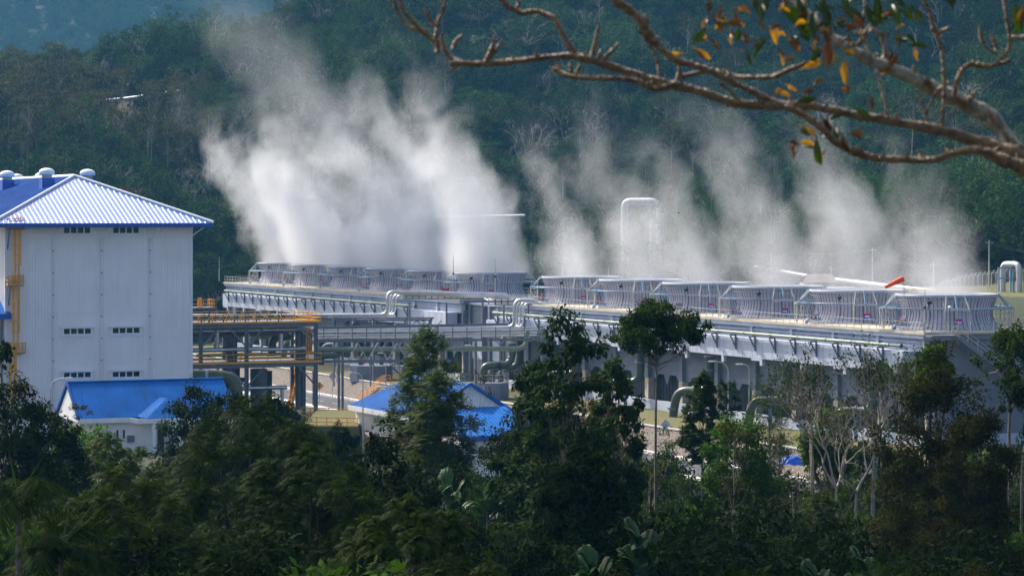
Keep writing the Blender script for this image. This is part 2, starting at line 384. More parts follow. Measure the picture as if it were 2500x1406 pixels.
    mb.cur = 1; mb.box(s0 + Vector((0, -.022, .2)), .72, .015, .2); mb.cur = 2; mb.box(s0 + Vector((-.1, -.022, -.06)), .34, .015, .12); mb.box(s0 + Vector((.18, -.022, -.1)), .1, .015, .22)
    mb.cur = 3; mb.beam(s0 + Vector((-.3, .05, -1.0)), s0 + Vector((-.3, .05, .3)), .04); mb.beam(s0 + Vector((.3, .05, -1.0)), s0 + Vector((.3, .05, .3)), .04)
    mb.build('warning_sign', [mat('sign_blue', (.01, .03, .42), .4), mat('sign_red', (.55, .01, .02), .4), M_wtrim, M_galv], st)
    return st
def cooling_tower(s0, ncell, label, first, frontpipe):
    s1 = s0 + ncell * CELL; t = thing('cooling_tower', label, 'cooling tower', W((s0 + s1) / 2, 8.5, 0), 'cooling towers of the power plant')
    g = lambda: MB()
    mb = g(); mb.ab(s0 - .6, s1 + .6, -.7, 17.9, ZD - .22, ZD); mb.build('deck', M_deck, t)
    mb = g()                              # upper fascia with its ledges
    mb.ab(s0, s1, .1, .5, 10.3, ZD - .22); mb.ab(s0 - .3, s1 + .3, -.55, .1, 11.75, ZD - .222)
    for z in (11.25, 10.85): mb.ab(s0 + .3, s1 - .3, -.18, .1, z, z + .12)
    for k in range(ncell * 2 + 1): ss = s0 + k * CELL / 2; mb.ab(max(s0, ss - .25), min(s1, ss + .25), -.28, .1, 10.35, 11.75)
    for z in (11.1, 11.55):
        for k in range(ncell * 8): ss = s0 + .9 + k * CELL / 8; mb.ab(ss, ss + .14, -.26, -.18, z, z + .1)
    mb.build('fascia', M_conc, t)
    mb = g()                              # basin side box running the whole length, stepped along its lower edge
    b0 = s0 + 2.2; b1 = s1 - 2
    mb.ab(b0, b1, -1.6, -1.35, 8.0, 10.35); mb.ab(b0, b1, -1.35, .1, 10.1, 10.35); mb.ab(b0, b0 + .25, -1.35, .1, 8.0, 10.1); mb.ab(b1 - .25, b1, -1.35, .1, 8.0, 10.1)
    for k in range(ncell * 2):
        ss = s0 + k * CELL / 2 + CELL * .25
        mb.ab(ss - .3, ss + .3, -1.59, -1.2, 7.2, 8.0); mb.ab(ss - .28, ss + .28, -1.62, -1.6, 7.98, 8.05)
        if k % 2: mb.ab(ss + .3, ss + 2.4, -1.59, -1.3, 7.72, 8.0)
    for k in range(1, int((b1 - b0) / 2.37)): ss = b0 + k * 2.37; mb.ab(ss - .03, ss + .03, -1.625, -1.6, 8.02, 10.3)
    mb.build('side_box', M_conc, t)
    mb = g(); mb.ab(b0 + .3, b1 - .3, -1.3, .1, 7.95, 8.02); mb.build('box_floor', M_conc2, t)
    mb = g()                              # upper wall with the toothed lower edge
    bay = CELL / 2
    for k in range(ncell * 2):
        x = s0 + k * bay
        prof = [(0, 3.9), (1.6, 3.9), (2.2, 4.5), (3.9, 4.5), (4.75, 3.25), (5.6, 4.5), (7.3, 4.5), (7.9, 3.9), (bay, 3.9)]
        for (a0, z0), (a1, z1) in zip(prof, prof[1:]):
            q = [W(x + a0, .62, z0), W(x + a1, .62, z1), W(x + a1, .62, 10.3), W(x + a0, .62, 10.3)]; mb.poly(q, B, .2)
        mb.ab(x + .45, x + bay - .45, .55, .62, 5.3, 5.38)
    for k in range(ncell * 2 + 1): ss = s0 + k * bay; mb.ab(max(s0, ss - .45), min(s1, ss + .45), .1, .62, 3.9, 10.3)
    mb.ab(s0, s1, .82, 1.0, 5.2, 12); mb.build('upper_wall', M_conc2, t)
    for k in range(ncell * 2 + 1):
        ss = s0 + k * bay; mb = g(); mb.ab(max(s0, ss - .5), min(s1, ss + .5), .12, 1.0, 1.2, 3.9); mb.build('column', M_beige, t)
    mb = g(); mb.ab(s0, s1, 1.4, 1.5, .2, 5.0)
    for k in range(int((s1 - s0) / .8)): mb.ab(s0 + k * .8, s0 + k * .8 + .08, 1.32, 1.4, .3, 4.9)
    mb.build('louver', M_dark, t)
    mb = g(); mb.ab(s0 - .3, s1 + .3, -.6, -.2, -.4, 1.2); mb.ab(s0 - .3, s0, -.2, 17.5, -.4, 1.2); mb.ab(s0, s1, 17.2, 17.5, -.4, 1.2); mb.ab(s1, s1 + .3, -.2, 17.5, -.4, 1.2); mb.build('basin_wall', M_conc, t)
    mb = g()                              # end walls and rear wall
    for (e0, e1, sg) in ((s0, s0 + .3, -1), (s1 - .3, s1, 1)):
        mb.ab(e0, e1, 1.0, 17.2, 1.2, ZD - .23)
        ea, eb = (e0 - .14, e0) if sg < 0 else (e1, e1 + .14)
        for z in (4.0, 6.2, 8.3, 10.4): mb.ab(ea, eb, .2, 17.2, z, z + .35)
        mb.ab(ea - (.25 if sg < 0 else 0), eb + (.25 if sg > 0 else 0), .1, 17.4, 11.6, ZD - .225)
        for tt in (.4, 8.6, 16.8): mb.ab(ea, eb, tt - .3, tt + .3, 1.2, 4); mb.ab(ea, eb, tt - .3, tt + .3, 4.35, 6.2)
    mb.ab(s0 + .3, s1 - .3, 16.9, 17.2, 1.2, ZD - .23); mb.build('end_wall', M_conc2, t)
    mb = g(); railing(mb, [W(s0, 17.7, ZD), W(s1, 17.7, ZD)], 1.15, 2.4, .055); railing(mb, [W(s0, 17.7, ZD), W(s0 - .4, -.55, ZD), W(s1, -.55, ZD), W(s1, 17.7, ZD)], 1.15, 1.58, .055, (.55, 1.1), .12)
    mb.build('guard_rail', M_galv, t)
    mb = g(); p0, p1 = (s0 + 4, s1 - 3) if frontpipe else (s0 + 16, s1 - 5)
    mb.tube([W(p0, -2.15, 10.95), W(p1, -2.15, 10.95)], .2, 12)
    k = p0 + .5
    while k < p1: mb.tube([W(k, -2.15, 10.95), W(k + .16, -2.15, 10.95)], .25, 12); k += 6.33
    mb.build('long_pipe', M_greenl, t)
    mb = g(); mb.tube([W(p0 - 2.4, -2.15, 10.95), W(p0, -2.15, 10.95)], .13, 10); mb.tube([W(p0 - 2.45, -2.15, 10.95), W(p0 - 2.3, -2.15, 10.95)], .24, 10); mb.build('pipe_end', M_green, t)
    k = p0 + 2
    while k < p1:
        mb = g(); mb.ab(k - .09, k + .09, -1.8, -1.62, 8.9, 10.7); mb.ab(k - .09, k + .09, -2.5, -1.8, 10.52, 10.7); mb.beam(W(k, -1.72, 9.2), W(k, -2.42, 10.52), .14, .14); mb.build('bracket', M_stl, t); k += 4.75
    for k in range(ncell):                # riser pipe of each cell
        ss = s0 + (k + .5) * CELL - 1.0; mb = g()
        mb.tube(pipepath([W(ss, -1.3, 7.7), W(ss, -1.3, 3.35), W(ss + 3.6, -4.0, 3.3), W(ss + 4.0, -4.4, -.1)], 1.5), .55, 16); mb.build('riser_pipe', M_green, t)
        for a_, b_, r_ in ((W(ss, -1.3, 7.55), W(ss, -1.3, 7.7), .75), (W(ss, -1.3, 5.9), W(ss, -1.3, 6.05), .75), (W(ss + 1.6, -2.5, 3.32), W(ss + 1.85, -2.7, 3.32), .66), (W(ss + 4.0, -4.4, .9), W(ss + 4.0, -4.4, 1.15), .68)):
            mb = g(); mb.tube([a_, b_], r_, 16); mb.build('flange', M_stl, t)
        mb = g(); mb.tube([W(ss + 1.7, -2.6, 0), W(ss + 1.7, -2.6, 2.9)], .2, 10); mb.build('pipe_support', M_bluep, t)
    for k in range(ncell):
        c = W(s0 + (k + .5) * CELL, 8.9, ZD)
        if first is None and k == 0: st = fan_stack(t, c)
        else:
            src = first if first is not None else proto[0]
            st = cptree(src, t); st.location = c - ORG[t.name]; ORG[st.name] = c
        if k == 0: proto.append(st)
    if frontpipe:                        # outside stair at the near end
        mb = g(); n = 34; T0, Z0_, T1, Z1_ = 2.8, 12.15, 16.8, 3.2
        mb.ab(s0 - 2.0, s0 - .7, -.6, 2.8, 12.0, 12.18); mb.ab(s0 - 2.0, s0 - .15, -.2, 2.0, 11.6, 11.95)
        for sx in (s0 - 1.95, s0 - .75): mb.beam(W(sx, T0, Z0_ - .2), W(sx, T1, Z1_ - .2), .12, .42)
        for i in range(n):
            u = (i + .5) / n; mb.ab(s0 - 1.9, s0 - .8, T0 + (T1 - T0) * u - .2, T0 + (T1 - T0) * u + .2, Z0_ - (Z0_ - Z1_) * u - .06, Z0_ - (Z0_ - Z1_) * u)
        mb.build('stair', M_conc2, t)
        mb = g()
        for sx in (s0 - 1.95, s0 - .75): railing(mb, [W(sx, T0, Z0_), W(sx, T1, Z1_)], 1.05, 1.5, .05)
        railing(mb, [W(s0 - .75, -.6, 12.18), W(s0 - 1.95, -.6, 12.18), W(s0 - 1.95, T0, 12.18)], 1.1, 1.1, .05)
        mb.build('stair_rail', M_galv, t)
    return t
proto = []
tw1 = cooling_tower(0, 6, 'long concrete cooling tower with six fan stacks under thin separate wisps of steam', None, True)
tw2 = cooling_tower(127.5, 6, 'farther concrete cooling tower with six fan stacks under the thick white steam cloud', proto[0], False)

# tall lamp and lightning poles standing on the decks
def deck_pole(px, pyt, t_, s_guess, label, lamp=True):
    c, k = on_plane(px, 700, W(0, t_, 0), A); p = Vector((c.x, c.y, ZD)); top = P(px, pyt, c.y).z
    o = thing('deck_pole', label, 'pole', p, 'poles on the cooling tower decks'); mb = MB(); mb.tube([p, p + UP * (top - ZD) * .6, Vector((p.x, p.y, top))], [.10, .07, .03], 8); mb.build('pole', M_galv, o)
    mb = MB(); mb.tube([p + UP * (top - ZD) * .55, p + UP * ((top - ZD) * .55 + .25)], .16, 8); mb.build('collar', M_blk, o)
deck_pole(1107, 622, .5, 0, 'white lightning pole beside the red cabinet on the farther cooling tower')
deck_pole(1209, 630, .5, 0, 'white lightning pole near the shared end of the two cooling towers')
deck_pole(535, 626, 1, 0, 'white pole at the far end of the farther cooling tower')
deck_pole(1373, 648, 16, 0, 'white pole behind the most distant fan stack of the nearer tower')
deck_pole(1485, 652, 16, 0, 'white pole behind the second most distant fan stack of the nearer tower')
deck_pole(2258, 706, -.2, 0, 'tall white pole at the head of the outside stair on the near tower')
# lamp post on the stair head
p = W(-.2, 2.9, ZD); o = thing('stair_lamp', 'small green lamp post with a white lantern beside the stair head', 'lamp', p)
mb = MB(); mb.tube([p, p + UP * 2.6], .05, 8); mb.build('post', M_green, o); mb = MB(); mb.lathe(p + UP * 2.6, [(.0, 0), (.2, .02), (.22, .14), (.12, .26), (0, .3)], 12); mb.build('lantern', M_wtrim, o)
# wind sock
ws = P(2207, 678, 294); base = Vector((ws.x, ws.y, ZD)); o = thing('wind_sock', 'bright orange wind sock on a thin pole above the near cooling tower deck', 'wind sock', base)
mb = MB(); mb.tube([base, ws], .05, 8); mb.build('pole', M_galv, o)
mb = MB(); d = (P(2162, 698, 293.2) - P(2204, 678, 294)); st_ = P(2204, 681, 294)
mb.tube([st_ + d * u for u in (0, .25, .5, .75, 1)], [.34, .31, .27, .22, .17], 16, False); mb.tube([st_ + d * u for u in (1, .75, .5, .25, 0)], [.16, .21, .26, .30, .33], 16, False)
mb.build('sock', M_org, o)
# red cabinet and grey control boxes on decks
c, _ = on_plane(1087, 700, W(0, 1.0, 0), A); p = Vector((c.x, c.y, ZD)); o = thing('fire_cabinet', 'red fire cabinet in two halves standing on the farther cooling tower deck', 'cabinet', p)
mb = MB(); mb.box(p + Vector((-.22, 0, .75)), .5, .4, 1.4); mb.build('body', M_red, o); mb = MB(); mb.box(p + Vector((.38, 0, .75)), .5, .4, 1.4); mb.build('door', M_red, o)
mb = MB(); mb.box(p + Vector((0, 0, .03)), 1.3, .5, .06); mb.build('plinth', M_stl, o)
c, _ = on_plane(1658, 750, W(0, .8, 0), A); p = Vector((c.x, c.y, ZD)); o = thing('control_box', 'grey two-door control box on legs by the deck rail of the near tower', 'control box', p)
mb = MB(); mb.box(p + Vector((0, 0, 1.1)), .95, .35, .75); mb.build('body', M_stl, o); mb = MB()
for dx in (-.4, .4): mb.box(p + Vector((dx, 0, .36)), .06, .06, .72)
mb.build('leg', M_stl, o); mb = MB(); mb.box(p + Vector((-.23, -.19, 1.1)), .4, .02, .62); mb.build('door', M_rib, o); mb = MB(); mb.box(p + Vector((.23, -.19, 1.1)), .4, .02, .62); mb.build('door', M_rib, o)

# ---------------------------------------------------------------- link building between the towers
lb = thing('link_building', 'grey concrete block with recessed panels joining the two cooling towers', 'building', W(120.5, 4, 0))
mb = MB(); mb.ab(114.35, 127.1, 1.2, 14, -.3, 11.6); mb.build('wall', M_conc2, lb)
mb = MB(); mb.ab(114.3, 127.2, .9, 14.2, 11.6, 11.9); mb.build('roof', M_conc, lb)
for s_ in (114.8, 119.0, 121.2, 126.4): mb = MB(); mb.ab(s_, s_ + .6, .75, 1.2, -.3, 11.6); mb.build('pilaster', M_conc2, lb)
for (a_, b_, z0, z1) in ((115.5, 118.9, 7.2, 11.2), (121.9, 126.3, 7.2, 11.2), (115.5, 118.9, 3.5, 6.9), (121.9, 126.3, 3.5, 6.9)): mb = MB(); mb.ab(a_, b_, 1.1, 1.2, z0, z1); mb.build('panel', M_stl if z0 > 5 else M_conc, lb)
mb = MB(); mb.ab(114.6, 119, .2, 1.1, 7.6, 9.6); mb.build('pale_box', M_conc, lb)
# ---------------------------------------------------------------- powerhouse
PR = Vector((-37.2, 309, 0)); PW = 21.8; K = PR - B * PW; NF = -A
def fw(px, py, off=0.0, o=None, d=None):
    p, k = on_plane(px, py, (o or K) + NF * off, d or B); return p
ph = thing('powerhouse', 'tall white ribbed metal building with a shiny blue hipped roof and roof ventilators', 'building', (K.x + 9, K.y + 20, 0))
PL = 62.0; ZE = 24.2
mb = MB()
def hb(mb, b0, b1, a0, a1, z0, z1, O=None):   # box in a building's own grid: b across the front, a back from it
    O = O or K; return mb.obox(O + B * (b0 + b1) / 2 + A * (a0 + a1) / 2 + UP * (z0 + z1) / 2, B * (b1 - b0) / 2, A * (a1 - a0) / 2, UP * (z1 - z0) / 2)
hb(mb, 0, PW, 0, PL, -.5, ZE)
x = .18
while x < PW: hb(mb, x, x + .10, -.05, 0, -.4, ZE - .02); x += .36
x = .2
while x < PL: hb(mb, -.05, 0, x, x + .10, -.4, ZE - .02); x += .36
mb.build('wall', M_white, ph)
mb = MB()
for py in (700,): hb(mb, 0.02, PW, -.07, -.05, 14.0, 14.05)
hb(mb, -.12, .12, -.12, .12, -.4, ZE); hb(mb, PW - .12, PW + .12, -.1, .12, -.4, ZE); mb.build('corner_trim', M_wtrim, ph)
OV = 2.0; e0 = K - B * OV - A * OV + UP * ZE; e1 = K + B * (PW + OV) - A * OV + UP * ZE; e2 = e1 + A * (PL + 2 * OV); e3 = e0 + A * (PL + 2 * OV)
AQ = PW / 2; ap = K + B * PW / 2 + A * 11.2 + UP * 29.7; ap2 = K + B * PW / 2 + A * (PL - 11.2) + UP * 29.7
roof_plane('roof', [e0, e1, ap], M_blue_glare, ph, B, .56, .1, .07, .07)
roof_plane('roof', [e0, ap, ap2, e3], M_blue, ph, A, .56, .1, .10, .05)
roof_plane('roof', [e1, ap, ap2, e2], M_blue, ph, A, .56, .1, .10, .05)
roof_plane('roof', [e3, e2, ap2], M_blue, ph, B, .56, .1, .10, .05)
mb = MB()
for a_, b_ in ((e0, e1), (e1, e2), (e2, e3), (e3, e0)): mb.beam(a_ - UP * .24, b_ - UP * .24, .12, .46)
mb.build('fascia', M_bluef, ph)
mb = MB()
for a_, b_ in ((e0, e1), (e1, e2), (e3, e0)):
    n_ = int((b_ - a_).length / 1.2)
    for i in range(n_): p = a_.lerp(b_, i / n_); q = (p - (K + B * PW / 2 + A * PL / 2)).normalized(); mb.beam(p - UP * .46 + q * .1, p - UP * .02 + q * .1, .04)
mb.build('gutter_strap', M_stl, ph)
mb = MB()
for a_, b_ in ((e0, ap), (e1, ap), (ap, ap2)): mb.tube([a_ + UP * .08, b_ + UP * .08], .2, 8)
mb.build('ridge_cap', M_wtrim, ph)
mb = MB(); hb(mb, -OV + .1, PW + OV - .1, -OV + .1, PL + OV, ZE - .12, ZE - .06); mb.build('soffit', M_wtrim, ph)
mb = MB(); p = K + B * PW + A * .3; mb.beam(p + UP * (ZE - 1.6), p + B * 1.7 - A * .5 + UP * (ZE - .3), .12); mb.build('eave_strut', M_wtrim, ph)
for px in (130, 248, 367):
    mb = MB(); c = fw(px, 700, .18); z1_ = ZE - 2.1; q = Vector((c.x, c.y, 0)); mb.tube([q + UP * .2, q + UP * z1_], .07, 8)
    mb.tube([q + UP * z1_, q + B * .5 + NF * 1.3 + UP * (ZE - .55)], .05, 8); mb.tube([q + UP * (z1_ - .1), q + UP * (z1_ + .35)], .12, 8)
    mb.tube([q + B * .5 + NF * 1.3 + UP * (ZE - .75), q + B * .5 + NF * 1.3 + UP * (ZE - .45)], .12, 8)
    mb.build('downpipe', M_wtrim, ph)
    mb = MB()
    for k in range(9): mb.tube([q + UP * (1 + k * 2.5), q + UP * (1.12 + k * 2.5)], .10, 8)
    mb.build('pipe_clip', M_stl, ph)
def window(px0, px1, py0, py1, n, hood, parent=ph, O=None, D=None, off=.08, surround=.35):
    O = O or K; D = D or B; nn = D.cross(UP); nn = nn if nn.y < 0 else -nn
    a_, k0 = on_plane(px0, py0, O, D); b_, k1 = on_plane(px1, py1, O, D); z1_, z0_ = a_.z, b_.z
    bx_ = lambda mb, k0, k1, z0, z1, o0, o1: mb.obox(O * 1 - UP * O.z + D * (k0 + k1) / 2 + nn * (o0 + o1) / 2 + UP * (z0 + z1) / 2, D * (k1 - k0) / 2, nn * (o1 - o0) / 2, UP * (z1 - z0) / 2)
    f = MB(); g = .08
    bx_(f, k0 - surround, k1 + surround, z0_ - surround - .0, z0_ - g, off, off + .05); bx_(f, k0 - surround, k0 - g, z0_ - g, z1_ + .1, off, off + .05); bx_(f, k1 + g, k1 + surround, z0_ - g, z1_ + .1, off, off + .05)
    bx_(f, k0 - g, k1 + g, z0_ - g, z0_, off, off + .09); bx_(f, k0 - g, k1 + g, z1_, z1_ + g, off, off + .09)
    for i in range(n + 1): kk = k0 + (k1 - k0) * i / n; bx_(f, kk - g * .9, kk + g * .9, z0_, z1_, off, off + .09)
    w_ = f.build('window', M_wtrim, parent)
    ORG[w_.name] = ORG[parent.name]
    m_ = MB()
    for i in range(n): ka = k0 + (k1 - k0) * i / n + g * .9; kb = k0 + (k1 - k0) * (i + 1) / n - g * .9; bx_(m_, ka, kb, z0_, z1_, off - .01, off + .02)
    p_ = m_.build('pane', M_glass, w_)
    if hood: m_ = MB(); bx_(m_, k0 - surround, k1 + surround, z1_ + .1, z1_ + .2, off, off + .4); m_.build('hood', M_wtrim, w_)
for (a_, b_, y0, y1, hood) in ((154, 221, 550, 569, 0), (274, 339, 550, 569, 0), (154, 222, 803, 814, 1), (273, 341, 801, 812, 1), (154, 222, 910, 920, 1), (273, 341, 908, 918, 1)): window(a_, b_, y0, y1, 4, hood)
def ventilator(b, a, h0):
    c = K + B * (PW / 2 + b) + A * a; zr = 29.7 - abs(b) * .42; v = thing('roof_ventilator', None, None, (0, 0, 0)); v.parent = ph; v.location = c + UP * zr - ORG[ph.name]; ORG[v.name] = c + UP * zr
    mb = MB(); mb.obox(c + UP * (zr + .35 + h0 / 2 - .9), B * .75, A * .75, UP * (h0 / 2 + .65)); mb.build('base', M_bluef, v)
    zt = zr + h0 + .0; mb = MB(); mb.tube([c + UP * zt, c + UP * (zt + .65)], .62, 16); mb.build('neck', M_beige, v)
    mb = MB(); mb.lathe(c + UP * (zt + .5), [(.55, 0), (.9, -.02), (.93, .32), (.86, .5), (.6, .68), (.25, .77), (0, .79)], 24); mb.build('cowl', M_wtrim, v)
for b, a, h0 in ((-2.8, 13.2, .9), (-2.8, 33, .9), (2.9, 16.0, .9), (2.8, 37.5, .8), (2.8, 51, .8)): ventilator(b, a, h0)
mb = MB(); q = K + B * 16.5 + A * 3; mb.tube([q + UP * 26.6, q + UP * 28.2], .04, 6); mb.build('aerial', M_stl, ph)

# yellow caged ladder with three rest platforms
ld = thing('caged_ladder', 'yellow caged access ladder with rest platforms up the corner of the white powerhouse', 'ladder', fw(40, 900, 1))
def lad(px0, px1, py0, py1):
    mb = MB(); a_ = fw(px0, py0, .7); b_ = fw(px1, py0, .7); za = P(0, py0, a_.y).z; zb = P(0, py1, a_.y).z
    for q in (a_, b_): mb.beam(Vector((q.x, q.y, zb)), Vector((q.x, q.y, za)), .15)
    z = zb
    while z < za: mb.beam(Vector((a_.x, a_.y, z)), Vector((b_.x, b_.y, z)), .03); z += .3
    mb.build('ladder', M_yel, ld)
    mb = MB(); z = zb + 2.0; mid = (a_ + b_) / 2
    while z < za + .2:
        ring = [Vector((mid.x, mid.y, z)) + (b_ - a_).normalized() * .42 * math.cos(t_) + NF * .75 * math.sin(t_) for t_ in np.linspace(0, math.pi, 9)]
        for p_, q_ in zip(ring, ring[1:]): mb.beam(p_, q_, .10)
        z += 1.15
    for t_ in np.linspace(.3, math.pi - .3, 5):
        q = mid + (b_ - a_).normalized() * .42 * math.cos(t_) + NF * .75 * math.sin(t_); mb.beam(Vector((q.x, q.y, zb + 2)), Vector((q.x, q.y, za + .2)), .06)
    mb.build('cage', M_yel, ld)
lad(37, 46, 533, 690); lad(33, 44, 672, 853); lad(25, 36, 838, 985)
for (px0, px1, py) in ((12, 54, 558), (14, 52, 696), (18, 56, 860), (26, 60, 962)):
    a_ = fw(px0, py, .05); b_ = fw(px1, py, .05); z = a_.z
    mb = MB(); mb.poly([Vector((q.x, q.y, z)) for q in (a_, b_, b_ + NF * 1.1, a_ + NF * 1.1)], -UP, .1); mb.build('platform', M_stl, ld)
    mb = MB(); railing(mb, [Vector((q.x, q.y, z)) for q in (a_, a_ + NF * 1.1, b_ + NF * 1.1, b_)], 1.1, .9, .09, (.55, 1.08), .2); mb.build('guard_rail', M_yel, ld)
    mb = MB(); q = Vector((a_.x, a_.y, z)) + B * .3; mb.beam(q + NF * 1.0, q - UP * 2.3 + NF * .05, .12); mb.build('bracket', M_stl, ld)

# annex at the corner of the powerhouse
ax = thing('annex', 'low white annex with a dark blue door and blue eave against the powerhouse side', 'building', K - B * 5 + A * 1)
mb = MB(); hb(mb, -9, -.3, 1.0, 14, -.5, 14.0); mb.build('wall', M_white, ax)
r0 = K - B * 9.5 - A * .6 + UP * 14.6; r1 = K + B * .55 - A * .6 + UP * 14.0; r0 = K - B * 9.5 - A * .6 + UP * 14.0
roof_plane('roof', [r0, r1, r1 + A * 6 - B * 1.2 + UP * 2.8, r0 + A * 6 + UP * 2.8], M_blue, ax, B, .5, .1, .08, .06)
mb = MB(); mb.beam(r0 - UP * .3, r1 - UP * .3, .12, .5); mb.build('fascia', M_bluef, ax)
mb = MB(); hb(mb, -2.2, -.4, .93, 1.0, 9.6, 12.6); mb.build('door', M_bluef, ax)
mb = MB(); hb(mb, -1.15, -.9, .88, .93, 10.6, 11.9); mb.build('door_window', M_blk, ax)
mb = MB(); hb(mb, -3, -.2, -.4, 1.0, 9.4, 9.6); mb.build('landing', M_stl, ax)

# ---------------------------------------------------------------- low house with the bright blue roof
H1 = Vector(P(190, 1022, 279)); H1.z = 0; G1 = .2
X_ = B; Y_ = A
h1 = thing('blue_roof_house', 'low white office house with a bright blue gable roof and a porch, by the powerhouse', 'building', (H1.x + 7, H1.y + 3, G1))
def qb(mb, O, x0, x1, y0, y1, z0, z1): return mb.obox(O + X_ * (x0 + x1) / 2 + Y_ * (y0 + y1) / 2 + UP * (z0 + z1) / 2, X_ * (x1 - x0) / 2, Y_ * (y1 - y0) / 2, UP * (z1 - z0) / 2)
EZ = P(190, 1022, 279).z; RZ = EZ + 3.5; LW = 17.0; DP = 9.0
mb = MB(); qb(mb, H1, .5, LW - .5, .9, DP, -3, EZ - .45); qb(mb, H1, 9.6, LW, -.6, .9, -3, EZ - .45)
mb.build('wall', M_white, h1)
mb = MB(); g0 = H1 + X_ * .02; gx = 0
gab = [H1 + X_ * .1 + Y_ * .3 + UP * (EZ - .4), H1 + X_ * (.1 + gx * .55) + Y_ * (DP / 2) + UP * (RZ - .5), H1 + X_ * .1 + Y_ * (DP - .3) + UP * (EZ - .4)]
mb.poly(gab, X_, .3); mb.build('gable', M_wtrim, h1)
ra = H1 + X_ * 0 + Y_ * (DP / 2) + UP * RZ; rb_ = H1 + X_ * (LW + .3) + Y_ * (DP / 2) + UP * RZ
e_a = H1 + UP * EZ; e_b = H1 + X_ * (LW + 1.2) + UP * EZ
roof_plane('roof', [e_a, e_b, rb_, ra], M_blue, h1, X_, .33, .1, .05, .05)
roof_plane('roof', [e_a + Y_ * DP, e_b + Y_ * DP, rb_, ra], M_blue, h1, X_, .33, .1, .05, .05)
mb = MB(); mb.beam(e_a - UP * .28, e_a + X_ * 5.6 - UP * .28, .12, .5); mb.beam(e_a + X_ * 5.6 - UP * .28, e_a + X_ * 6.3 - UP * .42 - Y_ * .8, .12, .5); mb.beam(e_a + X_ * 6.3 - UP * .42 - Y_ * .8, e_b - UP * .42 - Y_ * .8, .12, .5); mb.build('fascia', M_wtrim, h1)
mb = MB(); mb.beam(e_a, ra, .15, .3); mb.beam(ra, e_a + Y_ * DP, .15, .3); mb.build('verge', M_bluef, h1)
mb = MB(); mb.tube([ra + UP * .06, rb_ + UP * .06], .12, 8); mb.build('ridge_cap', M_blue, h1)
pr0 = H1 + X_ * 7.2 - Y_ * .8 + UP * (EZ - .12); pr1 = pr0 + X_ * 8.5
pk = H1 + X_ * 10.2 + Y_ * 1.9 + UP * (EZ + 1.75)
roof_plane('porch_roof', [pr0, pr1, pk + X_ * 2 - Y_ * .2, pk], M_blue, h1, X_, .33, .08, .05, .05)
roof_plane('porch_roof', [pr0, pk, pk - X_ * .6 + Y_ * .4 + UP * .1, H1 + X_ * 6.4 + UP * (EZ + .05)], M_blue, h1, X_, .4, .08, .05, .05)
for x_ in (7.9, 14.6): mb = MB(); qb(mb, H1, x_, x_ + .3, -.75, -.45, -3, EZ - .6); mb.build('porch_column', M_wtrim, h1)
mb = MB(); qb(mb, H1, 8.9, 11.6, .82, .9, -.5, 2.5); mb.build('entrance_glazing', M_glass, h1)
window(282, 290.5, 1049, 1070, 1, 0, h1, H1 + Y_ * .9, X_, .02, .1); window(297.5, 306, 1049, 1070, 1, 0, h1, H1 + Y_ * .9, X_, .02, .1)
mb = MB(); qb(mb, H1, 5.6, 6.3, .6, .9, 1.1, 1.8); mb.build('air_conditioner', M_rib, h1)
for px, py in ((200, 972), (352, 962)):
    q, _ = on_plane(px, py, H1 + Y_ * 2.2, X_); mb = MB(); mb.tube([q - UP * .8, q + UP * .6], .03, 6); mb.build('aerial', M_stl, h1)

X_ = Vector((.9985, .055, 0)).normalized(); Y_ = Vector((-.055, .9985, 0))
# ---------------------------------------------------------------- larger blue-roofed building beside the road
h2O = Vector(P(1028, 1020, 286)); h2O.z = 0
h2 = thing('pump_hall', 'white building with several bright blue roof slopes half hidden behind the feathery tree', 'building', (h2O.x + 4, h2O.y + 9, -2.5))
def h2b(mb, b0, b1, a0, a1, z0, z1): return hb(mb, b0, b1, a0, a1, z0, z1, h2O)
W2 = 11.5; L2 = 22; ze = 3.3; zr2 = 6.9
q = lambda b, a, z: h2O + B * b + A * a + UP * z
mb = MB(); h2b(mb, .7, W2 - .7, .5, L2 - .5, -2.7, ze - .2); mb.build('wall', M_white, h2)
roof_plane('roof', [q(0, 0, ze), q(0, L2, ze), q(W2 / 2, L2 - 6, zr2), q(W2 / 2, 0, zr2)], M_blue, h2, A, .5, .1, .07, .06)
roof_plane('roof', [q(W2, 0, ze), q(W2, L2, ze), q(W2 / 2, L2 - 6, zr2), q(W2 / 2, 0, zr2)], M_blue, h2, A, .5, .1, .07, .06)
roof_plane('roof', [q(0, L2, ze), q(W2, L2, ze), q(W2 / 2, L2 - 6, zr2)], M_blue, h2, B, .5, .1, .07, .06)
mb = MB(); mb.poly([q(.4, .3, ze - .1), q(W2 - .4, .3, ze - .1), q(W2 / 2, .3, zr2 - .15)], A, .2); x = .8
while x < W2 - .6: zt = ze - .1 + (zr2 - ze) * (1 - abs(x - W2 / 2) / (W2 / 2)) - .1; h2b(mb, x, x + .08, .22, .3, ze - .1, zt); x += .3
mb.build('gable', M_wtrim, h2)
mb = MB(); mb.beam(q(-.05, -.1, ze - .25), q(-.05, L2, ze - .25), .12, .55); mb.build('fascia', M_wtrim, h2)
mb = MB(); mb.beam(q(0, -.1, ze), q(W2 / 2, -.1, zr2), .2, .3); mb.beam(q(W2, -.1, ze), q(W2 / 2, -.1, zr2), .2, .3); mb.build('verge', M_blue, h2)
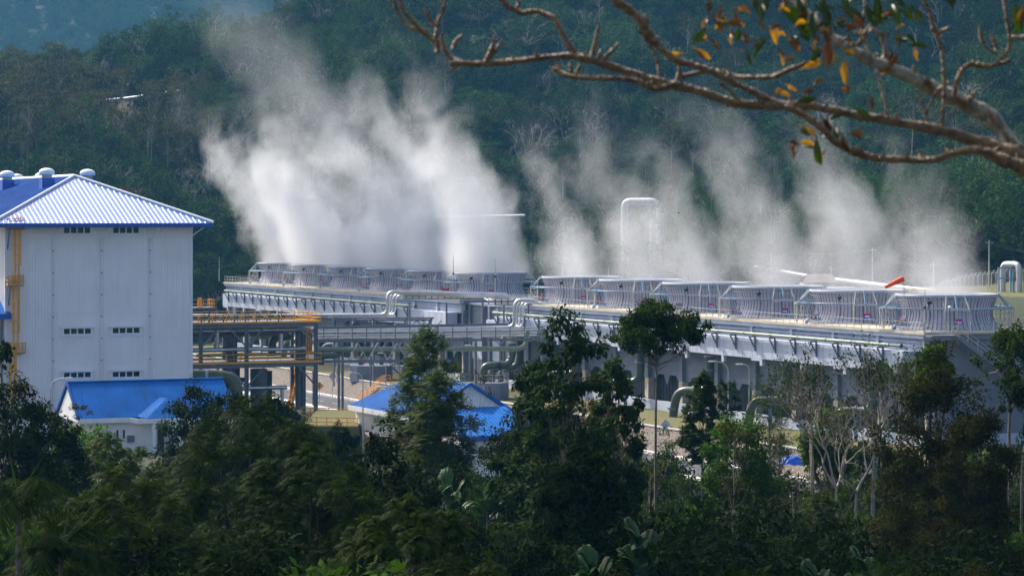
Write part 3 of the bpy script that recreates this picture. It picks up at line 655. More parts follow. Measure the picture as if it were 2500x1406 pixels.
# front wing, lower
z2 = 2.0; zr3 = 4.4
mb = MB(); h2b(mb, 1.2, 15.3, -8.3, -.2, -2.7, z2 - .15); mb.build('wall', M_white, h2)
roof_plane('roof', [q(.6, -9, z2), q(9.5, -9, z2), q(9.5, -1, zr3), q(2.6, -1, zr3)], M_blue, h2, B, .5, .1, .07, .06)
roof_plane('roof', [q(9.6, -9.4, 1.5), q(16.2, -9.4, 1.5), q(16.2, 2, 3.3), q(9.6, 2, 3.3)], M_blue, h2, B, .5, .1, .07, .06)
mb = MB(); mb.beam(q(.6, -9.05, z2 - .3), q(9.5, -9.05, z2 - .3), .12, .5); mb.beam(q(9.6, -9.45, 1.2), q(16.2, -9.45, 1.2), .12, .5); mb.build('fascia', M_bluef, h2)
for x_ in (3, 6, 11, 13.5): 
    mb = MB(); h2b(mb, x_, x_ + 1.2, -8.4, -8.3, -.6, .9); w_ = mb.build('window', M_wtrim, h2); ORG[w_.name] = ORG[h2.name]
    mb = MB(); h2b(mb, x_ + .1, x_ + 1.1, -8.45, -8.4, -.5, .8); mb.build('pane', M_glass, w_)

# ---------------------------------------------------------------- steel pipe frame with yellow rails
FO = P(771, 780, 335); FO.z = 0
fr = thing('process_frame', 'two-storey grey steel pipe frame with yellow guard rails beside the powerhouse', 'steel frame', FO - B * 8)
def fp(px, py, dep=0): p, _ = on_plane(px, py, FO + A * dep, B); return p
zt_ = fp(771, 786).z; zm_ = fp(771, 883).z; zb_ = -2.55
cols = (395, 490, 602, 771)
for dep in (0, 4.5, 9):
    for px in cols:
        p = fp(px, 800, 0) + A * dep; mb = MB(); p.z = 0; w_ = .34
        for s_ in (-1, 1): mb.obox(p + B * s_ * w_ / 2 + UP * (zt_ + zb_) / 2, B * .04, A * .22, UP * (zt_ - zb_) / 2)
        mb.obox(p + UP * (zt_ + zb_) / 2, B * (w_ / 2 - .04), A * .04, UP * (zt_ - zb_) / 2); mb.build('column', M_stl, fr)
L0, L1 = fp(380, 800), fp(775, 800)
def lv(p, z): return Vector((p.x, p.y, z))
mb = MB()
for z in (zt_ - .3, zm_ - .3):
    for dep in (0, 4.5, 9): mb.beam(lv(L0 + A * dep, z), lv(L1 + A * dep, z), .3, .5)
    for px in cols: p = fp(px, 800); mb.beam(lv(p, z), lv(p + A * 9, z), .24, .4)
mb.build('beam', M_stl, fr)
for z in (zt_, zm_): mb = MB(); mb.poly([lv(L0 - A * .5, z), lv(L1 - A * .5, z), lv(L1 + A * 9.5, z), lv(L0 + A * 9.5, z)], -UP, .06); mb.build('platform', M_stl, fr)
for z in (zt_, zm_):
    mb = MB(); railing(mb, [lv(L0 - A * .55, z), lv(L1 - A * .55 + B * .3, z), lv(L1 + A * 9.5 + B * .3, z), lv(L0 + A * 9.5, z)], 1.2, 1.75, .08, (.55, 1.15), .22); mb.build('guard_rail', M_yel, fr)
for z, dz in ((zt_ - .55, 2.2), (zm_ - .55, 2.2)):
    for px, sg in ((490, 1), (602, -1), (602, 1), (771, -1)): mb = MB(); p = fp(px, 800); mb.beam(lv(p + B * sg * .2, z - dz), lv(p + B * sg * 2.3, z), .18, .18); mb.build('knee_brace', M_stl, fr)
rnd = random.Random(5)
for dep, z in ((1.0, zt_ + .75), (2.2, zt_ + .5)):        # dark valves along the top platform
    for i in range(8):
        c = fp(505 + i * 27, 700) + A * dep; mb = MB(); p = lv(c, z); mb.tube([p - B * .5, p + B * .45], .15, 8)
        for k in (-.45, -.1, .25): mb.tube([p + B * k, p + B * (k + .08)], .26, 10)
        mb.tube([p, p + UP * .55], .06, 6); mb.tube([p + UP * .55 - B * .2, p + UP * .55 + B * .2], .05, 6); mb.tube([p - UP * .5, p], .1, 8); mb.build('valve', M_green, fr)
for (px0, px1, py, dep, r_, m_) in ((400, 772, 810, 2, .18, M_alu), (400, 772, 806, 4, .14, M_alu), (400, 700, 822, 5, .22, M_stl), (470, 640, 855, 3, .28, M_alu), (640, 745, 853, 3, .28, M_alu), (590, 700, 948, 1.5, .26, M_alu),
                                    (400, 772, 815, 7, .16, M_stl), (480, 770, 868, 6, .2, M_green), (500, 760, 800, 8.5, .12, M_alu), (470, 600, 930, 6, .3, M_stl)):
    mb = MB(); a_ = fp(px0, py, dep); b_ = fp(px1, py, dep); b_.z = a_.z; mb.tube([a_, b_], r_, 12); mb.build('pipe', m_, fr)
for (px, y0, y1, dep, r_, m_) in ((530, 810, 858, 3, .24, M_alu), (606, 815, 857, 4, .2, M_alu), (686, 815, 855, 3, .28, M_alu), (560, 800, 1000, 6, .5, M_stl), (730, 800, 1000, 5, .5, M_stl), (632, 900, 1000, 5, 1.1, M_stl), (655, 905, 1000, 6, .5, M_blk), (689, 950, 1000, 1.5, .24, M_alu), (580, 895, 990, 5, .3, M_blk), (765, 905, 990, 1, .12, M_alu)):
    mb = MB(); a_ = fp(px, y0, dep); b_ = fp(px, y1, dep); mb.tube([a_, Vector((a_.x, a_.y, max(b_.z, zb_)))], r_, 14); mb.build('vertical_pipe' if r_ < 1 else 'vessel', m_, fr)
mb = MB(); mb.tube(pipepath([fp(664, 868, 5), fp(664, 826, 5), fp(705, 822, 6)], 1.2), .5, 14); mb.build('pipe', M_green, fr)
mb = MB(); mb.tube(pipepath([fp(775, 870, 3), fp(808, 868, 3), fp(826, 868, 4), fp(826, 840, 5)], 1.4), .42, 14); mb.build('pipe', M_green, fr)
mb = MB()
for k in range(3):
    px = 748 + k * 5; p = fp(px, 800, 1.2); mb.beam(lv(p, zm_), lv(p, zt_ + 1.2), .06)
z = zm_
while z < zt_ + 1: mb.beam(lv(fp(748, 800, 1.2), z), lv(fp(758, 800, 1.2), z), .04); z += .3
mb.build('ladder', M_yel, fr)
# stair from the ground up to the lower platform
mb = MB(); s0_ = fp(700, 960, 8); s1_ = fp(735, 960, 8); a_ = lv(s0_, -2.5); b_ = lv(s1_, zm_)
for dd in (0, 1): mb.beam(a_ + A * dd, b_ + A * dd, .1, .3)
for i in range(22): c = a_.lerp(b_, (i + .5) / 22) + A * .5; mb.obox(c, A * .5, B * .14, UP * .03)
mb.build('stair', M_yel, fr)
mb = MB(); railing(mb, [a_, b_], 1.0, 1.2, .05); railing(mb, [a_ + A, b_ + A], 1.0, 1.2, .05); mb.build('stair_rail', M_yel, fr)
# raised valve platform on the top beside the powerhouse
mb = MB(); p = fp(488, 752, 5); mb.obox(p, B * 1.6, A * 1.5, UP * .12); mb.build('upper_platform', M_stl, fr)
mb = MB(); railing(mb, [p - B * 1.5 - A * 1.4, p + B * 1.5 - A * 1.4, p + B * 1.5 + A * 1.4], 1.1, .8, .06); mb.tube([p, p + UP * 1.3], .25, 8); mb.build('guard_rail', M_yel, fr)
mb = MB()
for dx in (-1.2, 1.2): mb.beam(p + B * dx - UP * .1, lv(p + B * dx, zt_), .2)
mb.build('upper_leg', M_stl, fr)
# big green exhaust duct
dc = thing('green_duct', 'huge dull green elbow duct with a grey strap coming out of the powerhouse', 'duct', P(520, 990, 316))
mb = MB(); mb.tube(pipepath([P(452, 918, 316), P(530, 918, 316), P(575, 925, 316), P(582, 1060, 316)], 2.9), .78, 24); mb.build('duct', mat('duct_green', (.095, .105, .055), .45, var=.2, scale=1.2), dc)
mb = MB(); mb.tube([P(503, 918, 316), P(510, 918, 316)], .84, 24); mb.build('strap', M_rim, dc)

# ---------------------------------------------------------------- pipe rack from the frame to the towers
rk = thing('pipe_rack', 'long grey pipe rack carrying silver and green pipes from the steel frame towards the towers', 'pipe rack', FO + B * 14)
def rp(px, py, dep=0): p, _ = on_plane(px, py, FO + A * (3 + dep), B); return p
X0, X1 = 772, 1300
for dep in (0, 2.5):
    mb = MB()
    for py, px1 in ((800, 1240), (833, 1330), (882, 1040)):
        a_ = rp(X0, py, dep); b_ = rp(px1 if py < 880 else 1100, py, dep); b_.z = a_.z - (.35 if py > 825 else 0); mb.beam(a_, b_, .16, .34)
    mb.build('chord', M_stl, rk)
for dep, py, r_, m_ in ((.3, 806, .10, M_alu), (.9, 812, .12, M_sil), (1.5, 820, .16, M_sil), (2.0, 826, .14, M_alu), (2.3, 809, .08, M_alu)):
    mb = MB(); a_ = rp(X0, py, dep); b_ = rp(1310, py, dep); b_.z = a_.z - .2; mb.tube([a_, b_], r_, 10); mb.build('pipe', m_, rk)
mb = MB(); a_ = rp(X0, 853, 1); b_ = rp(1283, 851, 1); mb.tube(pipepath([a_, b_, rp(1288, 800, 1.5)], 1.2), .33, 14); mb.build('pipe', M_greenl, rk)
mb = MB()
for i in range(9):
    a_ = rp(850 + i * 24, 835, 0); b_ = rp(850 + i * 24 + 24, 855 if i % 2 else 835, 0); a_.z = rp(0, 0 + 850, 0).z if 0 else a_.z
    p0_ = rp(850 + i * 24, 837 if i % 2 else 880, 0); p1_ = rp(874 + i * 24, 880 if i % 2 else 837, 0); mb.beam(p0_, p1_, .1)
mb.build('truss', M_galv, rk)
for px in (827, 836, 1161, 1018):
    mb = MB(); a_ = rp(px, 833, 1.2); mb.beam(Vector((a_.x, a_.y, -2.6)), a_, .28); mb.build('column', M_stl, rk)
for i in range(15):
    px = 790 + i * 35; mb = MB(); mb.beam(rp(px, 799, .2), rp(px, 833, .2), .1); mb.beam(rp(px, 799, .1), rp(px, 799, 2.5), .1); mb.build('hanger', M_stl, rk)
# silver pipe bundles climbing onto the decks
for (px, y0, y1, wd, lab, run, rpy) in ((960, 712, 768, 4, 'silver pipe bundle bending up onto the deck beside the dark canopy', 300, 716), (1270, 732, 798, 4, 'silver pipe bundle bending up onto the near end of the linking deck', -0, 740)):
    o = thing('pipe_bundle', lab, 'pipes', P(px, y1, 374), 'silver pipe bundles rising to the decks')
    for k in range(wd):
        Y = 372 + k * .6; r_ = (.26, .13, .11, .09)[k]; dx = k * 7; mb = MB(); x0 = px - 14 + dx
        pts = [P(x0 - 200 + (0 if k else -280), y1 + 3, Y), P(x0, y1 + 1, Y), P(x0, y0 + k * 2, Y), P(x0 + 30 + (260 if px < 1000 else 20), y0 + k * 3 + (8 if px < 1000 else 2), Y + (0 if px > 1000 else 8))]
        mb.tube(pipepath(pts, 1.1), r_, 10); mb.build('pipe', M_alu, o)
ub = thing('deck_pipe_run', 'dark band of walkway frames and silver pipes crossing above the linking building', 'pipe rack', P(1120, 735, 385))
mb = MB()
for (px0, px1, py, Y) in ((985, 1180, 722, 384), (1180, 1300, 736, 380), (985, 1180, 729, 384), (1180, 1300, 743, 380)): mb.beam(P(px0, py, Y), P(px1, py, Y), .2, .16)
mb.build('edge_beam', M_stl, ub)
mb = MB()
for i in range(20): px = 992 + i * 15.5; y_ = 716 if px < 1180 else 730; Y = 384 if px < 1180 else 380; mb.beam(P(px, y_, Y), P(px, y_ + 13, Y), .12)
mb.build('post', M_blk, ub)
for (y_, r_) in ((719, .12), (724, .1), (713, .12)): mb = MB(); mb.tube([P(980, y_, 385), P(1180, y_ + 3, 385), P(1200, y_ + 14, 381), P(1300, y_ + 16, 381)], r_, 8); mb.build('pipe', M_alu, ub)
for px in (1000, 1090, 1178, 1230, 1290): mb = MB(); p = P(px, 738 if px < 1180 else 745, 384 if px < 1180 else 380); mb.beam(Vector((p.x, p.y, -.1)), p, .22); mb.build('column', M_stl, ub)

# canopies
def canopy(name, label, px0, px1, py, Y, depth, mtl, colpx, th=.25, base=0):
    o = thing(name, label, 'canopy', P((px0 + px1) / 2, py, Y)); a_ = P(px0, py, Y); b_ = P(px1, py, Y); b_.z = a_.z
    mb = MB(); mb.poly([a_, b_, b_ + Vector((0, depth, -.3)), a_ + Vector((0, depth, -.3))], UP, .08); nb = (b_ - a_).normalized()
    x = 0
    while x < (b_ - a_).length: mb.beam(a_ + nb * x + UP * .12, a_ + nb * x + Vector((0, depth, -.18)), .08, .08); x += .5
    mb.build('roof', mtl, o); mb = MB()
    for dy in (0, depth): mb.beam(a_ + Vector((0, dy, -.2)), b_ + Vector((0, dy, -.2)), .16, th)
    mb.build('edge_beam', mtl, o)
    for px in colpx:
        for dy in (0, depth): mb = MB(); p = P(px, py, Y) + Vector((0, dy, -.3)); mb.beam(Vector((p.x, p.y, base)), p, .2); mb.build('column', mtl, o)
    mb = MB()
    for px in colpx:
        for sg in (-1, 1): p = P(px, py, Y) + UP * (-.3); mb.beam(p - UP * 1.8, p + Vector((sg * 1.8, 0, 0)), .12)
    mb.build('brace', mtl, o)
canopy('canopy', 'flat dark grey pump canopy in front of the farther cooling tower', 800, 1056, 778, 392, 8, M_stl, (815, 905, 988, 1048))
canopy('canopy', 'pale grey canopy on slim white columns in front of the linking building', 1164, 1332, 806, 372, 9, M_rim, (1220, 1322))

# pump platforms with rails
def pump_pit(px0, px1, py, Y, label, stair):
    a_ = P(px0, py, Y); b_ = P(px1, py, Y); o = thing('pump_platform', label, 'platform', (a_ + b_) / 2 + UP * (-a_.z)); z = a_.z
    ch = Vector((1.2, 0, 0)); D = Vector((0, 5, 0))
    pts = [a_ + Vector((0, 1.2, 0)), a_ + ch, b_ - ch, b_ + Vector((0, 1.2, 0)), b_ + D, a_ + D]; pts = [Vector((p.x, p.y, -.2)) for p in pts]
    mb = MB(); mb.poly(pts, UP, z + .2); mb.build('plinth', M_conc2, o)
    mb = MB(); pts = [Vector((p.x, p.y, z)) for p in pts]; railing(mb, pts + [pts[0]], 1.2, 1.1, .06); mb.build('guard_rail', M_galv, o)
    for k in range(3):
        c = (a_ * (3 - k) + b_ * (k + 1)) / 4 + Vector((0, 2.5, 0)); mb = MB(); mb.tube([c, c + UP * .9], .35, 12); mb.tube([c + UP * .9, c + UP * 1.4], .2, 10); mb.tube([c + UP * .5 - X_ * .8, c + UP * .5 + X_ * .8], .16, 8); mb.build('pump', M_green, o)
    if stair:
        mb = MB(); p = Vector((b_.x - .2, b_.y + .5, 0))
        for i in range(9): mb.box(p + Vector((.3 * i + .15, 0, z * (1 - (i + .5) / 9))), .3, 1.2, .08)
        for dy in (-.6, .6): mb.beam(p + Vector((0, dy, z)), p + Vector((2.8, dy, 0)), .1, .3); railing(mb, [p + Vector((0, dy, z)), p + Vector((2.8, dy, 0))], 1.0, .9, .05)
        mb.build('stair', M_stl, o)
pump_pit(853, 955, 893, 405, 'square grey pump platform with rails and a side stair above the lawn', True)
pump_pit(1162, 1242, 935, 362, 'grey pump platform under the pale canopy with a big bent green pipe', False)
gp = thing('green_pipe', 'fat dark green pipe bending down onto the railed pump platform', 'pipe', P(1190, 930, 366))
mb = MB(); mb.tube(pipepath([P(1180, 915, 366), P(1182, 895, 366), P(1205, 892, 366), P(1240, 892, 367), P(1250, 870, 368), P(1250, 838, 368)], 1.3), .55, 16); mb.build('pipe', M_green, gp)
mb = MB(); mb.tube([P(1218, 892, 366), P(1223, 892, 366)], .68, 16); mb.tube([P(1250, 848, 368), P(1250, 843, 368)], .68, 16); mb.build('flange', M_blk, gp)

# yellow fence panels and stairs near the road
def pos(px, Y, z): return Vector(((px - 1250) * Y / F, Y, z))
for (px0, px1, py, Y, lb) in ((748, 872, 1040, 300, 'nearer yellow railing of the grassy terrace below the steel frame'), (735, 870, 1015, 325, 'farther yellow railing on the grassy terrace below the steel frame')):
    a_ = P(px0, py, Y); b_ = P(px1, py + 2, Y); mb = MB(); railing(mb, [a_, b_], 1.05, 1.2, .09, (.5, 1.0), .15); mb.build('yellow_railing', M_yel, None, lb, 'railing')
mb = MB(); mb.poly([P(735, 1040, 299.5), P(872, 1042, 299.5), P(872, 1042, 299.5) + Vector((0, 26, 0)), P(735, 1040, 299.5) + Vector((0, 26, 0))], -UP, 4.2); mb.build('grass_terrace', M_lawn, None, 'small raised grassy terrace with yellow railings below the steel frame', 'terrace')
def slope_stair(px, s_, label):
    c, _ = on_plane(px, 940, W(0, -15, 0), A); c.z = 0; k = (c - C0).dot(A); o = thing('bank_stair', label, 'stairs', W(k, -15, -2.5), 'yellow stairs up the stone bank'); mb = MB(); st_ = M_yel
    for i in range(10): u = (i + .5) / 10; mb.ab(k - .5, k + .5, -17.4 + 3.9 * u - .16, -17.4 + 3.9 * u + .16, -2.4 + 2.6 * u, -2.34 + 2.6 * u)
    mb.build('tread', M_curb, o)
    for dk in (-.5, .5): mb = MB(); railing(mb, [W(k + dk, -17.4, -2.45), W(k + dk, -13.5, .2), W(k + dk, -12.3, .2)], 1.05, 1.1, .06); mb.beam(W(k + dk, -17.4, -2.45), W(k + dk, -13.5, .15), .08, .2); mb.build('handrail', st_, o)
slope_stair(915, 0, 'yellow railed stair up the stone bank beside the blue building roof'); slope_stair(1440, 0, 'yellow railed stair up the stone bank behind the brown withered tree')

# street lamps
def street_lamp(px, pyt, Y, side, arm, label, base=None):
    g_ = gnd(px, Y); top = P(px, pyt, Y).z; o = thing('street_lamp', label, 'street lamp', g_, 'street lamps in the plant')
    mb = MB(); tip = Vector((g_.x + side * arm, Y, top)); mb.tube([g_, Vector((g_.x, Y, (g_.z + top) / 2))] + arc(Vector((g_.x, Y, top - arm * .8)), Vector((g_.x, Y, top)), tip, 8), [.10, .08] + [.055] * 9, 8); mb.build('pole', M_galv, o)
    mb = MB(); h = tip + Vector((side * .3, 0, 0)); mb.obox(h, X_ * .4, Y_ * .13, UP * .06); mb.obox(h + Vector((-side * .05, 0, .07)), X_ * .28, Y_ * .09, UP * .03); mb.build('lamp_head', M_wtrim, o)
street_lamp(123, 923, 272, 1, 1.6, 'grey street lamp with a long curved arm in front of the powerhouse wall')
street_lamp(1778, 882, 322, -1, 1.7, 'tall street lamp in front of the cooling tower louvers with a wide arched arm')
street_lamp(1829, 889, 318, -1, .9, 'street lamp with a short arm just beside the tall arched lamp')
street_lamp(886, 909, 300, -1, 1.3, 'street lamp whose arm points at the steel frame, by the blue roof corner')
street_lamp(954, 944, 292, -1, .6, 'short curved street lamp standing against the blue roof slope')
street_lamp(942, 862, 345, -1, .4, 'thin lamp pole rising before the square pump platform')
street_lamp(1164, 843, 352, -1, .9, 'lamp post beside the pale canopy with its arm over the rack')
# bracket lamp and post in the grass, signs
def sign(name, px, pyb, pyt, Y, label, face, yel):
    a_ = P(px, pyt, Y); b_ = P(px, pyb, Y); o = thing(name, label, 'sign', b_); mb = MB(); mb.tube([b_, a_ - UP * .3], .04, 8); mb.build('post', M_galv, o)
    r_ = .62; mb = MB(); mb.poly([a_ + Vector((0, -.05, 0)) + Vector(v) * r_ for v in ((-1, 0, 0), (0, 0, -1), (1, 0, 0), (0, 0, 1))], Vector((0, 1, 0)), .04); mb.build('panel', face, o)
    if yel:
        mb = MB(); c = a_ + Vector((0, -.08, 0)); mb.box(c + Vector((.02, 0, 0)), .09, .02, .62); mb.box(c + Vector((-.14, 0, .02)), .25, .02, .09); mb.poly([c + Vector((.065 - .2, -.0, .31)), c + Vector((.02 + .2, 0, .31)), c + Vector((.02, 0, .5))], Vector((0, 1, 0)), .02); mb.build('symbol', M_blk, o)
sign('road_sign', 780, 998, 942, 396, 'yellow diamond warning sign with a black side-road symbol by the road', mat('sign_yellow', (.75, .42, .01), .5), True)
sign('road_sign', 1625, 1060, 1036, 310, 'plain grey back of a diamond road sign behind the trees', M_rim, False)
sign('road_sign', 812, 968, 918, 402, 'grey back of a diamond sign in front of the stone bank', M_rim, False)
sign('marker_sign', 2231, 722, 713, 352, 'small yellow diamond marker beside the silver pipeline on the bank', mat('sign_yellow2', (.7, .4, .05), .5), False)
p = gnd(1924, 318); mb = MB(); mb.tube([p + UP * .0, p + UP * 3.0], .07, 8); mb.beam(p + UP * 2.2, p + Vector((3, 1, 2.2)), .05); mb.build('gate_post', M_galv, None, 'thin grey post with a side rail on the lawn before the basin wall', 'post')

# ---------------------------------------------------------------- beyond the towers
def pipe_loop(name, label, px0, px1, pyt, pyb, Y, r_, Yb):
    o = thing(name, label, 'pipe', P((px0 + px1) / 2, pyb, Y)); mb = MB(); d = Yb
    mb.tube(pipepath([P(px0, pyb, Y + d), P(px0, pyt, Y + d), P(px1, pyt, Y), P(px1, pyb + 8, Y)], 1.6), r_, 16); mb.build('pipe', M_sil, o)
    return o
o = pipe_loop('pipe_arch', 'tall silver pipe arch standing in the steam in front of the forest', 1522, 1608, 490, 600, 500, .5, 3)
mb = MB(); mb.beam(P(1527, 498, 501), P(1596, 498, 499), .3); mb.beam(P(1588, 498, 500), P(1588, 640, 500), .26); mb.beam(P(1532, 498, 502), P(1532, 640, 502), .26); mb.beam(P(1588, 540, 500), P(1603, 540, 500), .2); mb.build('support_frame', M_rim, o)
mb = MB(); mb.tube([P(1608, 598, 500), P(1608, 640, 500)], .35, 12); mb.tube([P(1522, 598, 503), P(1522, 640, 503)], .35, 12); mb.build('leg_pipe', M_sil, o)
o = thing('pipe_arch', 'shiny silver pipe arch with blue supports beyond the near end of the cooling tower', 'pipe', P(2465, 712, 372))
mb = MB(); mb.tube(pipepath([P(2448, 714, 374), P(2448, 645, 374), P(2488, 645, 371), P(2488, 714, 371)], .9), .42, 16); mb.build('pipe', M_sil, o)
mb = MB(); mb.beam(P(2436, 654, 372), P(2470, 654, 372), .18); 
for px in (2438, 2467, 2474): mb.beam(P(px, 654, 372), P(px, 716, 372), .22)
mb.beam(P(2438, 679, 372), P(2490, 679, 372), .18); mb.build('support_frame', M_bluep, o)
o = thing('pipeline', 'long silver pipeline sloping down behind the fan stacks through the steam', 'pipe', P(2130, 690, 395))
mb = MB(); mb.tube([P(1840, 650, 470), P(1985, 676, 440), P(2128, 694, 412), P(2230, 707, 392), P(2340, 722, 376)], [.26, .32, .42, .45, .45], 14); mb.build('pipe', M_sil, o)
for px, py, Y in ((1985, 672, 425), (2128, 691, 405), (2185, 699, 398), (2270, 711, 385)): mb = MB(); c = P(px, py, Y); mb.beam(Vector((c.x, c.y, ter(c.x, c.y))), c - UP * .3, .5); mb.build('support', M_beige, o)
o = thing('pipeline', 'silver pipe running into the steam above the farther tower, by dark trees', 'pipe', P(1180, 528, 560))
mb = MB(); mb.tube([P(1060, 531, 575), P(1180, 528, 566), P(1282, 526.5, 560)], .3, 12); mb.build('pipe', M_rim, o)
for px in (1100, 1180): mb = MB(); c = P(px, 528, 566); mb.beam(Vector((c.x, c.y, ter(c.x, c.y) - .5)), c, .35); mb.build('support', M_rim, o)
# white pipeline on the hillside
h0 = hit(190, 256, 500); h1_ = hit(440, 223, 500)
if h0 and h1_:
    pts = []
    for i in range(26):
        u = i / 25; q_ = h0.lerp(h1_, u); pts.append(Vector((q_.x, q_.y, max(ter(q_.x, q_.y) + 7.0, q_.z + 5.0))))
    o = thing('hillside_pipeline', 'thin white pipeline glinting between trees high on the forested slope', 'pipe', h0)
    mb = MB(); mb.tube([P(190, 253, h0.y - 30), P(315, 240, (h0.y + h1_.y) / 2 - 30), P(440, 222, h1_.y - 30)], .38, 10); mb.build('pipe', M_wtrim, o)
    for i in range(9): u = i / 8; c = P(190 + 250 * u, 253 - 31 * u, h0.y + (h1_.y - h0.y) * u - 30); mb = MB(); mb.beam(Vector((c.x, c.y, ter(c.x, c.y) - .5)), c, .3); mb.build('support', M_rim, o)
# fence with outward arms
def chain_fence():
    o = thing('security_fence', 'wire security fence with angled post tops climbing the bank behind the near tower', 'fence', P(2390, 714, 378)); pts = []
    for i in range(23):
        px = 2278 + i * 11; py = float(np.interp(px, [2278, 2330, 2440, 2530], [718, 716, 713, 706])); pyt = float(np.interp(px, [2278, 2300, 2350, 2440, 2530], [705, 692, 677, 664, 658])); Y = 390 - i * .9
        pts.append((P(px, py, Y) - UP * .3, P(px, pyt, Y)))
    for a_, b_ in pts: mb = MB(); mb.tube([a_, b_, b_ + Vector((.42, -.1, .42))], .06, 6); mb.build('post', M_galv, o)
    mb = MB()
    for (a_, b_), (c_, d_) in zip(pts, pts[1:]):
        mb.beam(b_, d_, .05); mb.beam(b_ + Vector((.4, -.1, .4)), d_ + Vector((.4, -.1, .4)), .015); mb.beam(b_ + Vector((.2, -.1, .2)), d_ + Vector((.2, -.1, .2)), .015)
        n_ = 7
        for k in range(n_): u = k / n_; mb.beam(a_.lerp(b_, u), c_.lerp(d_, min(1, u + .3)), .012); mb.beam(a_.lerp(b_, min(1, u + .3)), c_.lerp(d_, u), .012)
    mb.build('wire_mesh', M_galv, o)
chain_fence()
# power poles and wires
def pole(px, pyt, Y, label, arm=.6):
    g_ = gnd(px, Y); t_ = P(px, pyt, Y); o = thing('utility_pole', label, 'utility pole', g_, 'utility poles behind the steam'); mb = MB(); mb.tube([g_ - UP * .3, t_], [.16, .09], 8); mb.build('pole', M_galv, o)
    mb = MB(); mb.beam(t_ - UP * .4 - X_ * arm, t_ - UP * .4 + X_ * arm, .12); mb.build('cross_arm', M_galv, o); return t_ - UP * .3
t1 = pole(1883, 588, 470, 'pale utility pole standing in the steam behind the middle stacks'); t2 = pole(2130, 604, 430, 'white utility pole behind the steam with wires sagging both ways')
t3 = pole(2415, 586, 400, 'brown utility pole rising behind the security fence'); t4 = pole(2279, 640, 410, 'thin grey utility pole at the end of the security fence'); pole(2029, 650, 440, 'short pale pole by the shed roofs in the steam', .5)
def wire(a_, b_, sag, label):
    mb = MB(); 
    for off in (-.8, 0, .8): mb.tube([a_.lerp(b_, u) + X_ * off - UP * sag * 4 * u * (1 - u) for u in [i / 14 for i in range(15)]], .025, 5, False)
    mb.build('power_line', M_blk, None, label, 'power line', 'power lines')
wire(t1, t2, 1.4, 'sagging dark wires between the two poles in the steam'); wire(t2, t3, 3.2, 'deeply sagging wires from the white pole towards the brown pole'); wire(t3, t3 + Vector((16, -12, -2)), 1, 'dark wires running out of view beyond the brown pole')
# sheds
def shed(px0, px1, pyr, pye, Y, m_, label):
    o = thing('shed', label, 'shed', P((px0 + px1) / 2, pye + 8, Y)); a_ = P(px0, pye, Y); b_ = P(px1, pye, Y); ra_ = P(px0 + (px1 - px0) * .15, pyr, Y + 4); rb__ = P(px1 - (px1 - px0) * .15, pyr, Y + 4)
    roof_plane('roof', [a_, b_, rb__, ra_], m_, o, X_, .4, .08, .04, .04); a2 = a_ + Vector((0, 8, 0)); b2 = b_ + Vector((0, 8, 0)); roof_plane('roof', [a2, b2, rb__, ra_], m_, o, X_, .4, .08, .04, .04)
    mb = MB(); c = (a_ + b_) / 2; gz = min(ter(c.x, c.y), c.z - 2); mb.box(Vector((c.x, c.y + 4, (gz + c.z) / 2 - .1)), (b_ - a_).length - .8, 7, c.z - gz - .1); mb.build('wall', M_beige, o)
shed(1958, 2045, 669, 690, 420, M_rust, 'weathered brown shed roof showing through the steam behind the stacks'); shed(2008, 2098, 700, 715, 396, M_sky, 'pale blue-grey metal shed roof just behind the stacks'); shed(425, 458, 508, 515, 600, M_wtrim, 'small white hut roof at the forest edge above the powerhouse eave')
# bird
b = P(1657, 520, 330); o = thing('flying_bird', 'tiny dark bird flying in front of the steam beside the silver pipe arch', 'bird', b); mb = MB()
mb.tube([b + Vector((-.22, 0, -.08)), b + Vector((-.05, 0, 0)), b + Vector((.1, 0, .04)), b + Vector((.17, 0, .07)), b + Vector((.22, 0, .07))], [.01, .055, .05, .035, .01], 8); mb.build('body', M_blk, o)
for s_ in (-1, 1): mb = MB(); mb.poly([b + Vector((-.06, 0, .01)), b + Vector((.07, 0, .04)), b + Vector((.06, s_ * .2, .14)), b + Vector((-.02, s_ * .38, .06)), b + Vector((-.07, s_ * .2, .1))], UP, .01); mb.build('wing', M_blk, o)
